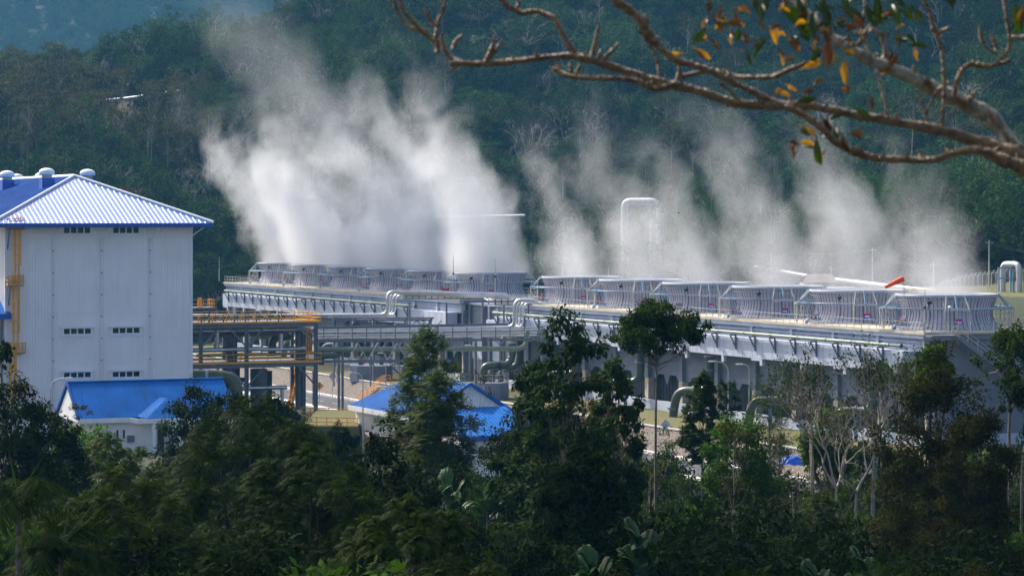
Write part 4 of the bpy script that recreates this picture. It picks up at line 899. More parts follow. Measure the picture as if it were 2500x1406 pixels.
# worker and blue tarpaulins
def worker():
    g_ = gnd(1920, 268); z0 = P(1920, 1092, 268).z - 1.72; g_ = Vector((g_.x, 268, z0))
    o = thing('person', 'person in an orange vest and pale blue helmet bending over blue sheets', 'person', g_)
    J = [(0, 0, .95), (0, -.02, 1.15), (0, -.08, 1.38), (0, -.1, 1.48), (0, -.14, 1.62), (.1, 0, .9), (.13, -.06, .5), (.13, .0, .08), (.14, -.14, .04), (-.1, 0, .9), (-.13, -.02, .5), (-.13, .06, .08), (-.14, -.08, .04),
         (.19, -.08, 1.38), (.26, -.2, 1.14), (.18, -.42, 1.05), (-.19, -.08, 1.38), (-.27, -.2, 1.14), (-.2, -.42, 1.02), (.16, -.5, 1.03), (-.18, -.5, 1.0)]
    E = [(0, 1), (1, 2), (2, 3), (3, 4), (0, 5), (5, 6), (6, 7), (7, 8), (0, 9), (9, 10), (10, 11), (11, 12), (2, 13), (13, 14), (14, 15), (2, 16), (16, 17), (17, 18), (15, 19), (18, 20)]
    Rr = [.15, .14, .15, .06, .10, .09, .065, .045, .04, .09, .065, .045, .04, .065, .045, .035, .065, .045, .035, .03, .03]
    me = bpy.data.meshes.new('body'); me.from_pydata(J, E, []); ob = bpy.data.objects.new('body', me); COL.objects.link(ob); ob.parent = o
    md = ob.modifiers.new('skin', 'SKIN'); ob.modifiers.new('sub', 'SUBSURF').levels = 1
    for i, r_ in enumerate(Rr): me.skin_vertices[0].data[i].radius = (r_, r_)
    me.skin_vertices[0].data[0].use_root = True; me.materials.append(mat('work_clothes', (.03, .05, .15), .8))
    mb = MB(); c = g_ + Vector((0, -.14, 1.64)); mb.lathe(c, [(.15, 0), (.17, .02), (.135, .05), (.13, .1), (.09, .16), (0, .19)], 14); mb.build('helmet', mat('helmet_blue', (.2, .5, .8), .3), o)
    mb = MB(); mb.tube([g_ + Vector((0, 0, .95)), g_ + Vector((0, -.02, 1.15)), g_ + Vector((0, -.08, 1.4)), g_ + Vector((0, -.1, 1.5))], [.19, .185, .2, .1], 12); mb.build('vest', M_org, o)
    for (x, y, s_, lab) in ((.5, -.6, 1.0, 'crumpled blue plastic sheet at the feet of the worker'), (4.6, .3, .45, 'small upright blue drum cover to the side of the worker')):
        mb = MB(); n = 9; c = g_ + Vector((x, y, .05)); rr_ = random.Random(int(x * 10))
        vs = [[c + Vector(((i / n - .5) * 3.2 * s_, (j / n - .5) * 1.8 * s_, s_ * (1.0 * max(0, 1 - ((i / n - .5) ** 2 + (j / n - .5) ** 2) * 4) + rr_.uniform(-.1, .1)))) for j in range(n + 1)] for i in range(n + 1)]
        for i in range(n):
            for j in range(n): mb.poly([vs[i][j], vs[i + 1][j], vs[i + 1][j + 1], vs[i][j + 1]])
        mb.build('tarpaulin', M_tarp, None, lab, 'tarpaulin')
worker()
# ---------------------------------------------------------------- vegetation
G_mid = leafmat('leaf_mid_green', (.006, .019, .002), (.032, .056, .004), .20, rough=.7, spec=.03)
G_dark = leafmat('leaf_dark_green', (.004, .011, .002), (.016, .030, .003), .14, rough=.7, spec=.02)
G_lime = leafmat('leaf_bright_green', (.016, .054, .003), (.068, .128, .006), .28, rough=.6, spec=.05)
G_frond = leafmat('leaf_drooping_green', (.008, .024, .002), (.050, .076, .004), .26, rough=.6, spec=.06)
G_orange = leafmat('leaf_rusty_green', (.008, .020, .002), (.048, .042, .004), .20, rough=.7, spec=.03)
G_brown = leafmat('leaf_withered', (.045, .027, .014), (.12, .068, .036), .12, rough=.7, spec=.05)
G_hill = leafmat('leaf_forest', (.004, .017, .005), (.034, .072, .015), .18, rough=.8, spec=.03, objvar=.8)
G_hillb = leafmat('leaf_forest_brown', (.026, .030, .009), (.080, .070, .022), .18, rough=.8, spec=.03)
G_palm = leafmat('leaf_banana', (.018, .050, .012), (.07, .14, .04), .28, rough=.5, spec=.2)
M_bark = mat('bark_grey', (.17, .145, .11), .85, var=.25, scale=3, bump=.5, bscale=12)
M_barkp = mat('bark_pale', (.36, .31, .25), .8, var=.22, scale=3, bump=.3, bscale=10)
M_barkd = mat('bark_dark', (.065, .05, .035), .9, var=.25, scale=3, bump=.4, bscale=10)

def leaf_arrays(c, d, s, L, Wd):        # rhombic leaves: base c, along d, across s
    L = np.asarray(L)[:, None]; Wd = np.asarray(Wd)[:, None]
    v = np.stack([c, c + d * L * .5 + s * Wd * .5, c + d * L, c + d * L * .5 - s * Wd * .5], 1)
    return v
def unit(v): return v / (np.linalg.norm(v, axis=-1, keepdims=True) + 1e-9)
def rdir(rng, n): return unit(rng.normal(size=(n, 3)))
def quadmesh(name, V, tint, m, extra=None):
    n = len(V); me = bpy.data.meshes.new(name); me.vertices.add(n * 4); me.vertices.foreach_set('co', V.reshape(-1).astype(np.float32))
    me.loops.add(n * 4); me.loops.foreach_set('vertex_index', np.arange(n * 4, dtype=np.int32)); me.polygons.add(n)
    me.polygons.foreach_set('loop_start', np.arange(n, dtype=np.int32) * 4)
    at = me.attributes.new('tint', 'FLOAT', 'POINT'); at.data.foreach_set('value', np.repeat(tint, 4).astype(np.float32))
    me.materials.append(m); me.update(calc_edges=True); me.validate(); return me
def clump_leaves(rng, ctr, rad, n, L, Wd, droop=.3, flat=.7, outward=.5, ccent=None):
    k = len(ctr); c = np.repeat(ctr, n, 0); r_ = np.repeat(rad, n)[:, None]
    off = rdir(rng, k * n) * (rng.random((k * n, 1)) ** .45) * r_ * np.array([1, 1, flat])
    p = c + off; d = unit(unit(off) * outward + rdir(rng, k * n) * .7 + np.array([0, 0, -droop]))
    s = unit(np.cross(d, rdir(rng, k * n) * .5 + np.array([0, 0, 1.])))
    ls = L * rng.uniform(.6, 1.25, k * n)
    t = np.clip(np.repeat(rng.random(k), n) * .6 + rng.random(k * n) * .4, 0, 1)
    return leaf_arrays(p, d, s, ls, ls * Wd), t
def fronds(rng, base, d0, Ls, nl, leafL, Wd, droop=.8, vshape=.25):
    """pinnate leaves: arching midribs with paired leaflets"""
    k = len(base); V = []; T = []; tint = rng.random(k)
    for j in range(nl):
        u = (j + .8) / nl; pos = base + d0 * (Ls * u)[:, None] + np.array([0, 0, -1.]) * (Ls * droop * u * u * .6)[:, None]
        tg = unit(d0 + np.array([0, 0, -1.]) * droop * u * 1.2); sd_ = unit(np.cross(tg, np.array([0, 0, 1.])) + rng.normal(size=(k, 3)) * .12)
        taper = leafL * (1 - .55 * abs(u - .45) * 1.6)
        for sg in (-1, 1):
            dd = unit(sd_ * sg * .8 + tg * .45 + np.array([0, 0, -1.]) * (vshape + droop * .25) + rng.normal(size=(k, 3)) * .08); wv = unit(np.cross(dd, np.cross(sd_, tg)) + tg * .6)
            V.append(leaf_arrays(pos, dd, wv, np.full(k, taper) * (Ls / Ls.mean()), np.full(k, taper * Wd))); T.append(tint * .7 + rng.random(k) * .3)
    V.append(leaf_arrays(base, unit(d0 + np.array([0, 0, -1.]) * droop * .3), unit(np.cross(d0, np.array([0, 0, 1.]))), Ls * .9, Ls * .02)); T.append(tint * .3)
    return np.concatenate(V), np.concatenate(T)
def envelope(rng, n, shape, H, cb, Rc, inner=.45):
    p = []
    hc = (H - cb)
    while len(p) < n:
        z = rng.random(); a = rng.random() * 2 * math.pi; r_ = (inner + (1 - inner) * rng.random() ** .7)
        if shape == 'round': w_ = math.sqrt(max(0, 1 - (2 * z - 1) ** 2)) * (1.08 - .25 * z)
        elif shape == 'dome': w_ = math.sqrt(max(0, 1 - z * z)) * (.75 + .25 * min(1, z * 4))
        elif shape == 'cone': w_ = (1 - z) ** .75 * min(1, .45 + z * 3)
        elif shape == 'flat': z = .35 + .65 * z; w_ = math.sqrt(max(0, 1 - ((z - .5) / .5) ** 2)) if z > .5 else .55 + 3 * (z - .35)
        elif shape == 'tall': w_ = (1 - z) ** .45 * min(1, .5 + z * 2.2)
        elif shape == 'column': w_ = .75 + .25 * math.sin(z * 9 + a)
        else: w_ = 1
        if rng.random() > w_ * w_ + .15: continue
        lob = 1 + .22 * math.sin(3 * a + z * 5 + n) + .12 * math.sin(7 * a - z * 9)
        p.append((math.cos(a) * r_ * w_ * Rc * lob, math.sin(a) * r_ * w_ * Rc * lob, cb + z * hc))
    return np.array(p)
def limbs(mb, rng, ctr, H, cb, tr, lean=(0, 0), frac=1.0, wob=.12, trunk_top=.9):
    n = 9; tp = []; ph_ = rng.random() * 6
    for i in range(n + 1):
        u = i / n; tp.append(Vector((lean[0] * u * u + wob * math.sin(u * 5 + ph_) * H * .06, lean[1] * u * u + wob * math.cos(u * 4 + ph_) * H * .06, u * H * trunk_top)))
    mb.tube(tp, [tr * (1.25 if i == 0 else 1 - .82 * i / n) for i in range(n + 1)], 8)
    for c in ctr:
        if rng.random() > frac: continue
        c = Vector(c); za = max(H * .12, min(H * trunk_top * .97, cb * .85 + (c.z - cb) * .55)); u = za / (H * trunk_top); i = min(n - 1, int(u * n)); b = tp[i].lerp(tp[i + 1], u * n - i)
        m_ = b.lerp(c, .5) + UP * (-.08 * (c - b).length) + Vector(rng.normal(size=3) * .05 * (c - b).length)
        r0 = tr * (1 - .8 * u) * .5; mb.tube([b, b.lerp(m_, .5), m_, m_.lerp(c, .6), c], [r0, r0 * .8, r0 * .6, r0 * .42, r0 * .22], 5, False)
class Kind:
    pass
def make_kind(seed, H, Rc, cb, shape, ncl, nleaf, L, Wd, lm, bm_, style='leaf', tr=.16, clr=.22, droop=.3, lean=(0, 0), frac=.7, inner=.45, nl=8, leafL=.2, flat=.7, trunk_top=.9, low=None):
    rng = np.random.default_rng(seed); k = Kind(); k.H = H; k.R = Rc
    ctr = envelope(rng, ncl, shape, H, cb, Rc, inner)
    if lean != (0, 0): u = (ctr[:, 2] / H) ** 2; ctr[:, 0] += lean[0] * u; ctr[:, 1] += lean[1] * u
    rad = Rc * clr * rng.uniform(.6, 1.3, ncl)
    if style == 'leaf': V, T = clump_leaves(rng, ctr, rad, nleaf, L, Wd, droop, flat)
    else:
        n = nleaf; c = np.repeat(ctr, n, 0); off = rdir(rng, ncl * n); off[:, 2] = np.abs(off[:, 2]) * .8 + .05; off = unit(off)
        b = c + off * np.repeat(rad, n)[:, None] * .25 * rng.random((ncl * n, 1)); V, T = fronds(rng, b, off, L * rng.uniform(.7, 1.2, ncl * n), nl, leafL, Wd, droop)
    k.crown = quadmesh('crown', V, T, lm); k.V = V; k.T = T
    mb = MB(); limbs(mb, rng, ctr[rng.permutation(ncl)[:60]], H, cb, tr, lean, frac, trunk_top=trunk_top)
    me = bpy.data.meshes.new('trunk'); me.from_pydata(mb.v, [], mb.f); me.materials.append(bm_); me.polygons.foreach_set('use_smooth', mb.sm); k.trunk = me
    if low: 
        ctr2 = ctr; nn = max(3, low // ncl); V2, T2 = clump_leaves(rng, ctr, rad * 1.1, nn, L * (nleaf / nn) ** .5 * (1 if style == 'leaf' else .5), .6, droop, flat); k.lowV = V2; k.lowT = T2
    return k
def palm_kind(seed, H, nf, L, lm, bm_, banana=False, tr=.14):
    rng = np.random.default_rng(seed); k = Kind(); k.H = H + L * .5; k.R = L
    top = np.array([0, 0, H]); V = []; T = []
    if banana:
        for i in range(nf):
            a = i * 2.4 + rng.random(); up = rng.uniform(.7, 2.6); d0 = unit(np.array([math.cos(a), math.sin(a), up])); Lf = L * rng.uniform(.6, 1.1); n = 9; wd = L * .19; top = np.array([rng.normal() * .5, rng.normal() * .5, H * rng.uniform(.3, 1)])
            pts = [top + d0 * Lf * u + np.array([0, 0, -1]) * Lf * .45 * u ** 2.4 for u in np.linspace(0, 1, n + 1)]; sd_ = unit(np.cross(d0, [0, 0, 1.])); t_ = rng.random()
            for j in range(n):
                w0 = wd * math.sin(math.pi * min(1, .12 + j / n * .88)) ** .6; w1 = wd * math.sin(math.pi * min(1, .12 + (j + 1) / n * .88)) ** .6 if j < n - 1 else .02
                for sg in (-1, 1):
                    dz = np.array([0, 0, -.35]); V.append([pts[j], pts[j] + (sd_ * sg + dz) * w0, pts[j + 1] + (sd_ * sg + dz) * w1 * (.8 + .3 * rng.random()), pts[j + 1]]); T.append(t_ * .6 + .3 * rng.random())
        V = np.array(V); T = np.array(T)
    else:
        a = np.arange(nf) * 2.4 + rng.random(nf); up = rng.uniform(-.1, 1.3, nf); d0 = unit(np.stack([np.cos(a), np.sin(a), up], 1)); V, T = fronds(rng, np.repeat(top[None], nf, 0), d0, L * rng.uniform(.8, 1.1, nf), 26, L * .26, .10, .95, .35)
    k.crown = quadmesh('crown', V, T, lm); k.V = V; k.T = T; k.lowV = V; k.lowT = T
    mb = MB(); mb.tube([Vector((.1 * math.sin(u * 3) * H * .15, 0, H * u)) for u in (0, .2, .4, .6, .8, 1)], [tr * 1.3, tr, tr * .9, tr * .85, tr * .8, tr * .9], 8)
    me = bpy.data.meshes.new('trunk'); me.from_pydata(mb.v, [], mb.f); me.materials.append(bm_); k.trunk = me; return k
def bare_kind(seed, H, spread, lm, bm_, nleaf=0, L=.2, depth=5, tr=.16, Wd=.5, nstem=1, up=.5, l0=.3):
    rng = np.random.default_rng(seed); k = Kind(); k.H = H; k.R = spread; mb = MB(); tips = []
    def grow(p, d, ln, r_, lev):
        pts = [p]; q = p
        for i in range(3): d = (d + Vector(rng.normal(size=3)) * .16 + UP * .05).normalized(); q = q + d * ln / 3; pts.append(q)
        mb.tube(pts, [r_, r_ * .88, r_ * .78, r_ * .66], 6 if lev < 2 else 4, False)
        if lev >= depth: tips.append(q); return
        if lev >= depth - 2: tips.append(pts[2])
        n = 2 if rng.random() < .55 else 3
        for i in range(n):
            sd_ = Vector(rng.normal(size=3)); sd_ = (sd_ - d * sd_.dot(d)).normalized(); a = rng.uniform(.35, .85); nd_ = (d * math.cos(a) + sd_ * math.sin(a) + UP * up * .3).normalized(); grow(q, nd_, ln * rng.uniform(.62, .84), r_ * .62, lev + 1)
    for s_ in range(nstem):
        d = Vector((rng.normal() * .25, rng.normal() * .25, 1)).normalized() if nstem > 1 else UP * 1; grow(Vector((rng.normal() * .15 * (nstem > 1), 0, 0)), d, H * l0, tr, 0)
    zs = max(v[2] for v in mb.v); sc = H / zs; mb.v = [(x * sc, y * sc, z * sc) for x, y, z in mb.v]; tips = [t * sc for t in tips]; k.R = max(abs(v[0]) for v in mb.v)
    me = bpy.data.meshes.new('trunk'); me.from_pydata(mb.v, [], mb.f); me.materials.append(bm_); k.trunk = me; k.crown = None; k.V = None; k.T = None
    if nleaf:
        tp = np.array([tuple(t) for t in tips]); V, T = clump_leaves(rng, tp, np.full(len(tp), H * .028), nleaf, L, Wd, .3, .8); k.crown = quadmesh('crown', V, T, lm); k.V = V; k.T = T
    return k
def plant(k, loc, H=None, Rw=None, rot=None, label=None, cat='tree', group=None, name='tree', seed=None, crown_mat=None):
    H = H or k.H; sz = H / k.H; sx = (Rw / k.R) if Rw else sz
    o = bpy.data.objects.new(name, None); COL.objects.link(o); o.location = loc; o.scale = (sx, sx, sz); o.rotation_euler = (0, 0, rot if rot is not None else random.Random(hash((round(loc[0]), round(loc[1])))).uniform(0, 6.28)); o.empty_display_size = .5
    ORG[o.name] = Vector(loc)
    if k.crown is not None: c = bpy.data.objects.new('crown', k.crown); COL.objects.link(c); c.parent = o
    t = bpy.data.objects.new('trunk', k.trunk); COL.objects.link(t); t.parent = o
    return tag(o, label, cat, group)
def top_at(k, px, pyt, Y, wpx=None, dz=.3, **kw):     # stand a tree on the ground at a depth so that its top reaches a row
    g_ = gnd(px, Y); H = P(px, pyt, Y).z - g_.z
    if wpx and k.V is not None:         # reshape the crown without stretching its leaves
        sx = wpx * Y / F / 2 / k.R; HH = H + dz; sz = min(HH / k.H, 1.3 * sx); S = np.array([sx, sx, sz]); up = HH - k.H * sz; c = k.V.mean(1, keepdims=True); sm_ = max(.8, min(1.25, float(S.prod()) ** (1 / 3)))
        b = Kind(); b.H = H + dz; b.R = k.R * S[0]; b.V = None; b.crown = quadmesh('crown', c * S + (k.V - c) * sm_ + np.array([0, 0, up]), k.T, k.crown.materials[0])
        t_ = k.trunk.copy(); co = np.empty(len(t_.vertices) * 3, np.float32); t_.vertices.foreach_get('co', co); co = co.reshape(-1, 3) * S; co[:, 2] += up * np.clip(co[:, 2] / (.2 * k.H * sz), 0, 1); co = co.astype(np.float32); t_.vertices.foreach_set('co', co.reshape(-1)); t_.update(); b.trunk = t_
        return plant(b, g_ - UP * dz, **kw)
    return plant(k, g_ - UP * dz, H + dz, (wpx * Y / F / 2) if wpx else None, **kw)

# ---- hill forest
KH = {
 'round': [make_kind(11, 11, 4.6, 3.2, 'round', 60, 60, .50, .55, G_hill, M_bark, clr=.24, low=560), make_kind(12, 14, 5.2, 4.5, 'dome', 64, 60, .50, .55, G_hill, M_bark, clr=.25, low=560), make_kind(18, 9, 4.0, 2, 'round', 54, 60, .48, .55, G_hill, M_bark, clr=.24, low=520)],
 'umbrella': [make_kind(13, 13, 6.0, 7.0, 'flat', 46, 40, .55, .5, G_hill, M_barkp, clr=.19, flat=.35, low=480, frac=1)],
 'tall': [make_kind(14, 19, 3.0, 13.5, 'round', 22, 40, .5, .5, G_hillb, M_barkp, clr=.26, low=300, tr=.17, frac=.9), make_kind(15, 17, 2.8, 11, 'dome', 24, 36, .5, .5, G_hillb, M_barkp, clr=.28, low=300, tr=.17, frac=.9)],
 'banana': [palm_kind(16, 2.6, 11, 3.4, G_palm, M_bark, True, .16)],
 'palm': [palm_kind(17, 7.5, 16, 3.4, G_palm, M_barkp, False, .15)],
 'dead': [bare_kind(19, 13, 5, G_hill, M_barkp, depth=5, tr=.20)],
}
def forest():
    rng = np.random.default_rng(3); spots = []
    Y = 480.
    while Y < 1010:
        step = 4.6 + (Y - 480) * .006; hw = .215 * Y + 14; x = -hw + rng.random() * step
        while x < hw:
            X = x + rng.uniform(-.42, .42) * step; YY = Y + rng.uniform(-.5, .5) * step * .8; x += step
            p = Vector((X, YY, 0)) - C0; s_ = p.dot(A); t_ = p.dot(B)
            if s_ < 262 and t_ < 62: continue
            if s_ < 150 and t_ < 84: continue
            spots.append((X, YY))
        Y += step * .85
    # nearer edge: bushes and trees close behind the towers
    for i in range(300):
        s_ = rng.uniform(0, 262); t_ = rng.uniform(62 if s_ > 150 else 84, 92); p = W(s_, t_, 0)
        if p.y < 480: spots.append((p.x, p.y))
    spots.sort(key=lambda q: q[1]); pts = []; rot = []; scl = []; kid = []; n_ind = {}
    cap = {'round': 165, 'umbrella': 34, 'tall': 46, 'banana': 40, 'palm': 14, 'dead': 22}
    kinds = list(KH); 
    names = {'round': 'tree', 'umbrella': 'umbrella_tree', 'tall': 'tall_tree', 'banana': 'banana_plant', 'palm': 'palm_tree', 'dead': 'dead_tree'}
    desc = {'round': 'bushy green forest tree', 'umbrella': 'flat-topped tree with pale trunk', 'tall': 'tall pale-trunked tree with small crown', 'banana': 'pale green banana clump', 'palm': 'feathery palm', 'dead': 'leafless pale dead tree'}
    def zone(px, py):
        if px < 560: return 'on the slope above the powerhouse roof' if py < 330 else ('among the trunks just over the powerhouse roof' if px < 470 else 'at the forest edge beside the powerhouse eave')
        if px < 1260: return 'on the slope above the big steam cloud' if py < 330 else 'behind the thick steam of the farther tower'
        if px < 1700: return 'on the slope over the silver pipe arch' if py < 420 else 'behind the silver pipe arch and thin steam'
        return 'on the dark slope behind the overhanging branch' if py < 420 else 'behind the thin steam and the wires'
    for (X, YY) in spots:
        z = ter(X, YY); u = X / YY; px, py = pix(Vector((X, YY, z)))
        brown = 1 if (px < 520 and 300 < py < 520) else 0
        r_ = rng.random()
        if brown: kd = 'tall' if r_ < .5 else ('round' if r_ < .9 else 'banana')
        else: kd = 'round' if r_ < .70 else 'umbrella' if r_ < .78 else 'tall' if r_ < .83 else 'banana' if r_ < .935 else 'palm' if r_ < .955 else 'dead'
        if not brown and kd == 'tall' and rng.random() < .3: kd = 'dead'
        k = KH[kd][rng.integers(len(KH[kd]))]; sc = float(np.clip(rng.lognormal(-.08, .32), .45, 1.75)) if kd == 'round' else rng.uniform(.75, 1.35); pyt = HY - F * (z + k.H * sc - CZ) / YY
        vis = 0 < px < 2500 and pyt < 700 and not (px < 500 and pyt > 540)
        ly = 253 - 31 * (px - 190) / 250 # keep the white pipeline mostly clear of the trees before it
        if 184 < px < 446 and pyt < ly + 6 < py and py - ly < 110 and rng.random() < .93: continue
        if vis and n_ind.get(kd, 0) < cap[kd] and (kd != 'round' or rng.random() < .5) :
            n_ind[kd] = n_ind.get(kd, 0) + 1; zn = zone(px, pyt); lb = desc[kd] + ' ' + zn
            o = plant(k, Vector((X, YY, z - .3)), k.H * sc, k.R * sc * rng.uniform(.85, 1.15), rng.random() * 6.28, lb, 'palm' if kd == 'palm' else ('banana plant' if kd == 'banana' else 'tree'), names[kd].replace('_', ' ') + 's ' + zn, names[kd])
        else:
            pts.append((X, YY, z - .3)); rot.append((0, 0, rng.random() * 6.28)); S = sc * rng.uniform(.9, 1.1); scl.append((S, S, sc)); kid.append([q for kk in kinds for q in KH[kk]].index(k))
    Y = 1700.                            # the far hill
    while Y < 2750:
        step = 10.5; hw = .205 * Y; x = -hw
        while x < -hw * .15:
            X = x + rng.uniform(-.4, .4) * step; YY = Y + rng.uniform(-.4, .4) * step; x += step; z = ter(X, YY); S = float(np.clip(rng.lognormal(.05, .35), .6, 2.0))
            pts.append((X, YY, z - .5)); rot.append((0, 0, rng.random() * 6.28)); scl.append((S, S, S)); kid.append(int(rng.integers(3)))
        Y += step * .9
    me = bpy.data.meshes.new('forest'); me.from_pydata(pts, [], [])
    for nm, ty, key, val in (('rot', 'FLOAT_VECTOR', 'vector', rot), ('scl', 'FLOAT_VECTOR', 'vector', scl), ('kid', 'INT', 'value', kid)):
        at = me.attributes.new(nm, ty, 'POINT'); at.data.foreach_set(key, np.array(val).reshape(-1))
    o = bpy.data.objects.new('forest', me); COL.objects.link(o); tag(o, 'dense green jungle covering the whole slope behind the plant', 'forest', None, 'stuff')
    g = bpy.data.node_groups.new('forest', 'GeometryNodeTree'); g.interface.new_socket('Geometry', in_out='INPUT', socket_type='NodeSocketGeometry'); g.interface.new_socket('Geometry', in_out='OUTPUT', socket_type='NodeSocketGeometry')
    gi = g.nodes.new('NodeGroupInput'); go = g.nodes.new('NodeGroupOutput'); jn = g.nodes.new('GeometryNodeJoinGeometry'); L = g.links.new
    def attr(nm, ty): n = g.nodes.new('GeometryNodeInputNamedAttribute'); n.data_type = ty; n.inputs['Name'].default_value = nm; return n.outputs['Attribute']
    ar, as_, ak = attr('rot', 'FLOAT_VECTOR'), attr('scl', 'FLOAT_VECTOR'), attr('kid', 'INT')
    er = g.nodes.new('FunctionNodeEulerToRotation'); L(ar, er.inputs[0])
    for i, k in enumerate([q for kk in kinds for q in KH[kk]]):
        if i not in kid: continue
        j2 = g.nodes.new('GeometryNodeJoinGeometry')
        for me_ in (k.crown, k.trunk):
            if me_ is None: continue
            ob = next(x for x in bpy.data.objects if x.data == me_); oi = g.nodes.new('GeometryNodeObjectInfo'); oi.transform_space = 'ORIGINAL'; oi.inputs['Object'].default_value = ob; L(oi.outputs['Geometry'], j2.inputs[0])
        cp = g.nodes.new('FunctionNodeCompare'); cp.data_type = 'INT'; cp.operation = 'EQUAL'; L(ak, cp.inputs[2]); cp.inputs[3].default_value = i
        ip = g.nodes.new('GeometryNodeInstanceOnPoints'); L(gi.outputs[0], ip.inputs['Points']); L(cp.outputs['Result'], ip.inputs['Selection']); L(j2.outputs[0], ip.inputs['Instance']); L(er.outputs[0], ip.inputs['Rotation']); L(as_, ip.inputs['Scale']); L(ip.outputs[0], jn.inputs[0])
    L(jn.outputs[0], go.inputs[0]); md = o.modifiers.new('forest', 'NODES'); md.node_group = g
    print('FOREST', len(spots), len(pts), n_ind)
forest()

# ---- near trees
KN = {}
KN['frond'] = make_kind(31, 13, 7.2, 2.0, 'dome', 150, 28, 1.25, .26, G_frond, M_barkd, 'frond', tr=.28, clr=.22, droop=.85, nl=10, leafL=.36, frac=.9, inner=.55)
KN['evergreen'] = make_kind(32, 12, 5, 1.2, 'dome', 170, 130, .34, .5, G_dark, M_barkd, clr=.19, tr=.25, droop=.3, inner=.6)
KN['tallclump'] = make_kind(33, 17, 3.6, 5.5, 'tall', 86, 120, .42, .42, G_mid, M_bark, clr=.17, tr=.2, droop=.55, inner=.3, frac=1, trunk_top=.96)
KN['flat'] = make_kind(34, 12, 4.6, 6.4, 'flat', 120, 150, .28, .45, G_mid, M_bark, clr=.2, tr=.17, droop=.3, flat=.5, frac=1, trunk_top=.75)
KN['feather'] = make_kind(35, 12, 3.2, 2.4, 'tall', 150, 22, .95, .32, G_frond, M_bark, 'frond', tr=.13, clr=.28, droop=.5, nl=11, leafL=.24, frac=1)
KN['rusty'] = make_kind(36, 15, 4.2, 1.5, 'tall', 260, 150, .26, .4, G_orange, M_barkd, clr=.17, tr=.2, droop=.1, flat=.45, frac=1, inner=.4)
KN['bush'] = make_kind(37, 5, 2.6, .4, 'dome', 90, 100, .28, .5, G_lime, M_bark, clr=.24, tr=.08, droop=.3)
KN['bush2'] = make_kind(38, 6, 2.8, .3, 'round', 90, 100, .30, .45, G_dark, M_barkd, clr=.24, tr=.08, droop=.35)
KN['layer'] = make_kind(39, 10, 2.4, 2.0, 'column', 46, 18, .85, .2, G_mid, M_bark, 'frond', tr=.11, clr=.3, droop=.55, nl=12, leafL=.2, frac=1)
KN['bare'] = bare_kind(41, 12, 4, G_mid, M_barkp, 1, .26, 7, .15, .5, 2, .5, .2)
KN['bare2'] = bare_kind(42, 11, 4, G_orange, M_barkp, 1, .24, 7, .13, .5, 2, .5, .2)
KN['sparse'] = bare_kind(43, 13, 5, G_mid, M_bark, 9, .30, 6, .22, .5, 1, .4)
KN['dry'] = bare_kind(44, 7, 3, G_brown, M_bark, 26, .34, 5, .10, .35, 3, .5)
KN['slim'] = make_kind(45, 11, 1.9, 4.5, 'column', 40, 90, .28, .42, G_mid, M_barkp, clr=.34, tr=.09, droop=.4, frac=1, inner=.2)
KN['slimo'] = make_kind(46, 11, 2.3, 4.0, 'column', 22, 50, .26, .42, G_orange, M_barkp, clr=.36, tr=.08, droop=.2, frac=1, inner=.2, flat=.4)
KN['banana'] = palm_kind(47, 4.6, 20, 3.0, G_palm, M_bark, True, .13)
KN['palm'] = palm_kind(48, 6, 18, 4.2, G_mid, M_bark, False, .18)
KN['fern'] = make_kind(49, 4.5, 2.4, .5, 'dome', 24, 14, .9, .16, G_mid, M_bark, 'frond', tr=.06, clr=.3, droop=.7, nl=10, leafL=.22)

T_ = lambda k, px, py, Y, w, lb, nm='tree', cat='tree', **kw: top_at(KN[k], px, py, Y, w, label=lb, name=nm, cat=cat, **kw)
T_('frond', 615, 1003, 104, 700, 'huge drooping-leaved tree filling the front beneath the steel frame', rot=.4)
T_('frond', 300, 1165, 92, 620, 'dark drooping-leaved tree below the long blue roof', rot=2.1)
T_('frond', 760, 1110, 96, 560, 'drooping-leaved tree leaning beside the round dark evergreen', rot=4.0)
T_('frond', 1000, 1240, 80, 520, 'low feathery tree in deep shade under the banana leaves', rot=1.2)
T_('evergreen', 925, 1062, 122, 420, 'round dense dark evergreen beside the huge drooping tree')
T_('evergreen', 1010, 1180, 112, 360, 'very dark bushy evergreen under the white wall of the blue-roofed building')
T_('evergreen', 478, 940, 190, 220, 'dark dense tree covering the corner of the blue house roof')
T_('evergreen', 560, 958, 186, 190, 'dark evergreen with fine leaves just under the green duct')
T_('evergreen', 672, 970, 196, 165, 'rounded green tree right below the steel frame')
T_('evergreen', 830, 1040, 200, 130, 'small round dark tree under the yellow railings')
T_('evergreen', 25, 925, 150, 300, 'dark leafy tree in front of the caged ladder')
T_('sparse', 8, 832, 170, 120, 'sparse bright-leaved tree touching the blue annex')
T_('evergreen', 120, 1000, 160, 240, 'green tree in front of the house gable')
T_('bush', 200, 1035, 175, 240, 'light green bushy tree hiding the front of the blue-roofed house')
T_('frond', 265, 1070, 165, 330, 'green feathery tree spread before the white house wall', rot=3)
T_('slimo', 190, 985, 200, 60, 'thin brownish sapling rising over the house eave', cat='sapling')
T_('palm', 45, 1090, 88, 420, 'large palm with long drooping fronds near the picture corner', 'palm_tree', 'palm')
T_('palm', 150, 1235, 80, 330, 'palm with dry yellowing fronds beneath the larger palm', 'palm_tree', 'palm')
T_('feather', 1042, 822, 176, 240, 'tall feathery tree standing in front of the blue roof slopes', rot=1.0)
T_('feather', 1075, 930, 172, 250, 'lower feathery tree against the blue roof and white gable', rot=3.0)
T_('slimo', 1150, 905, 180, 120, 'slender rusty-leaved tree with a pale trunk between the roof slopes')
T_('tallclump', 1385, 728, 138, 290, 'tallest dark green tree with a long pale trunk in front of the towers', rot=.3)
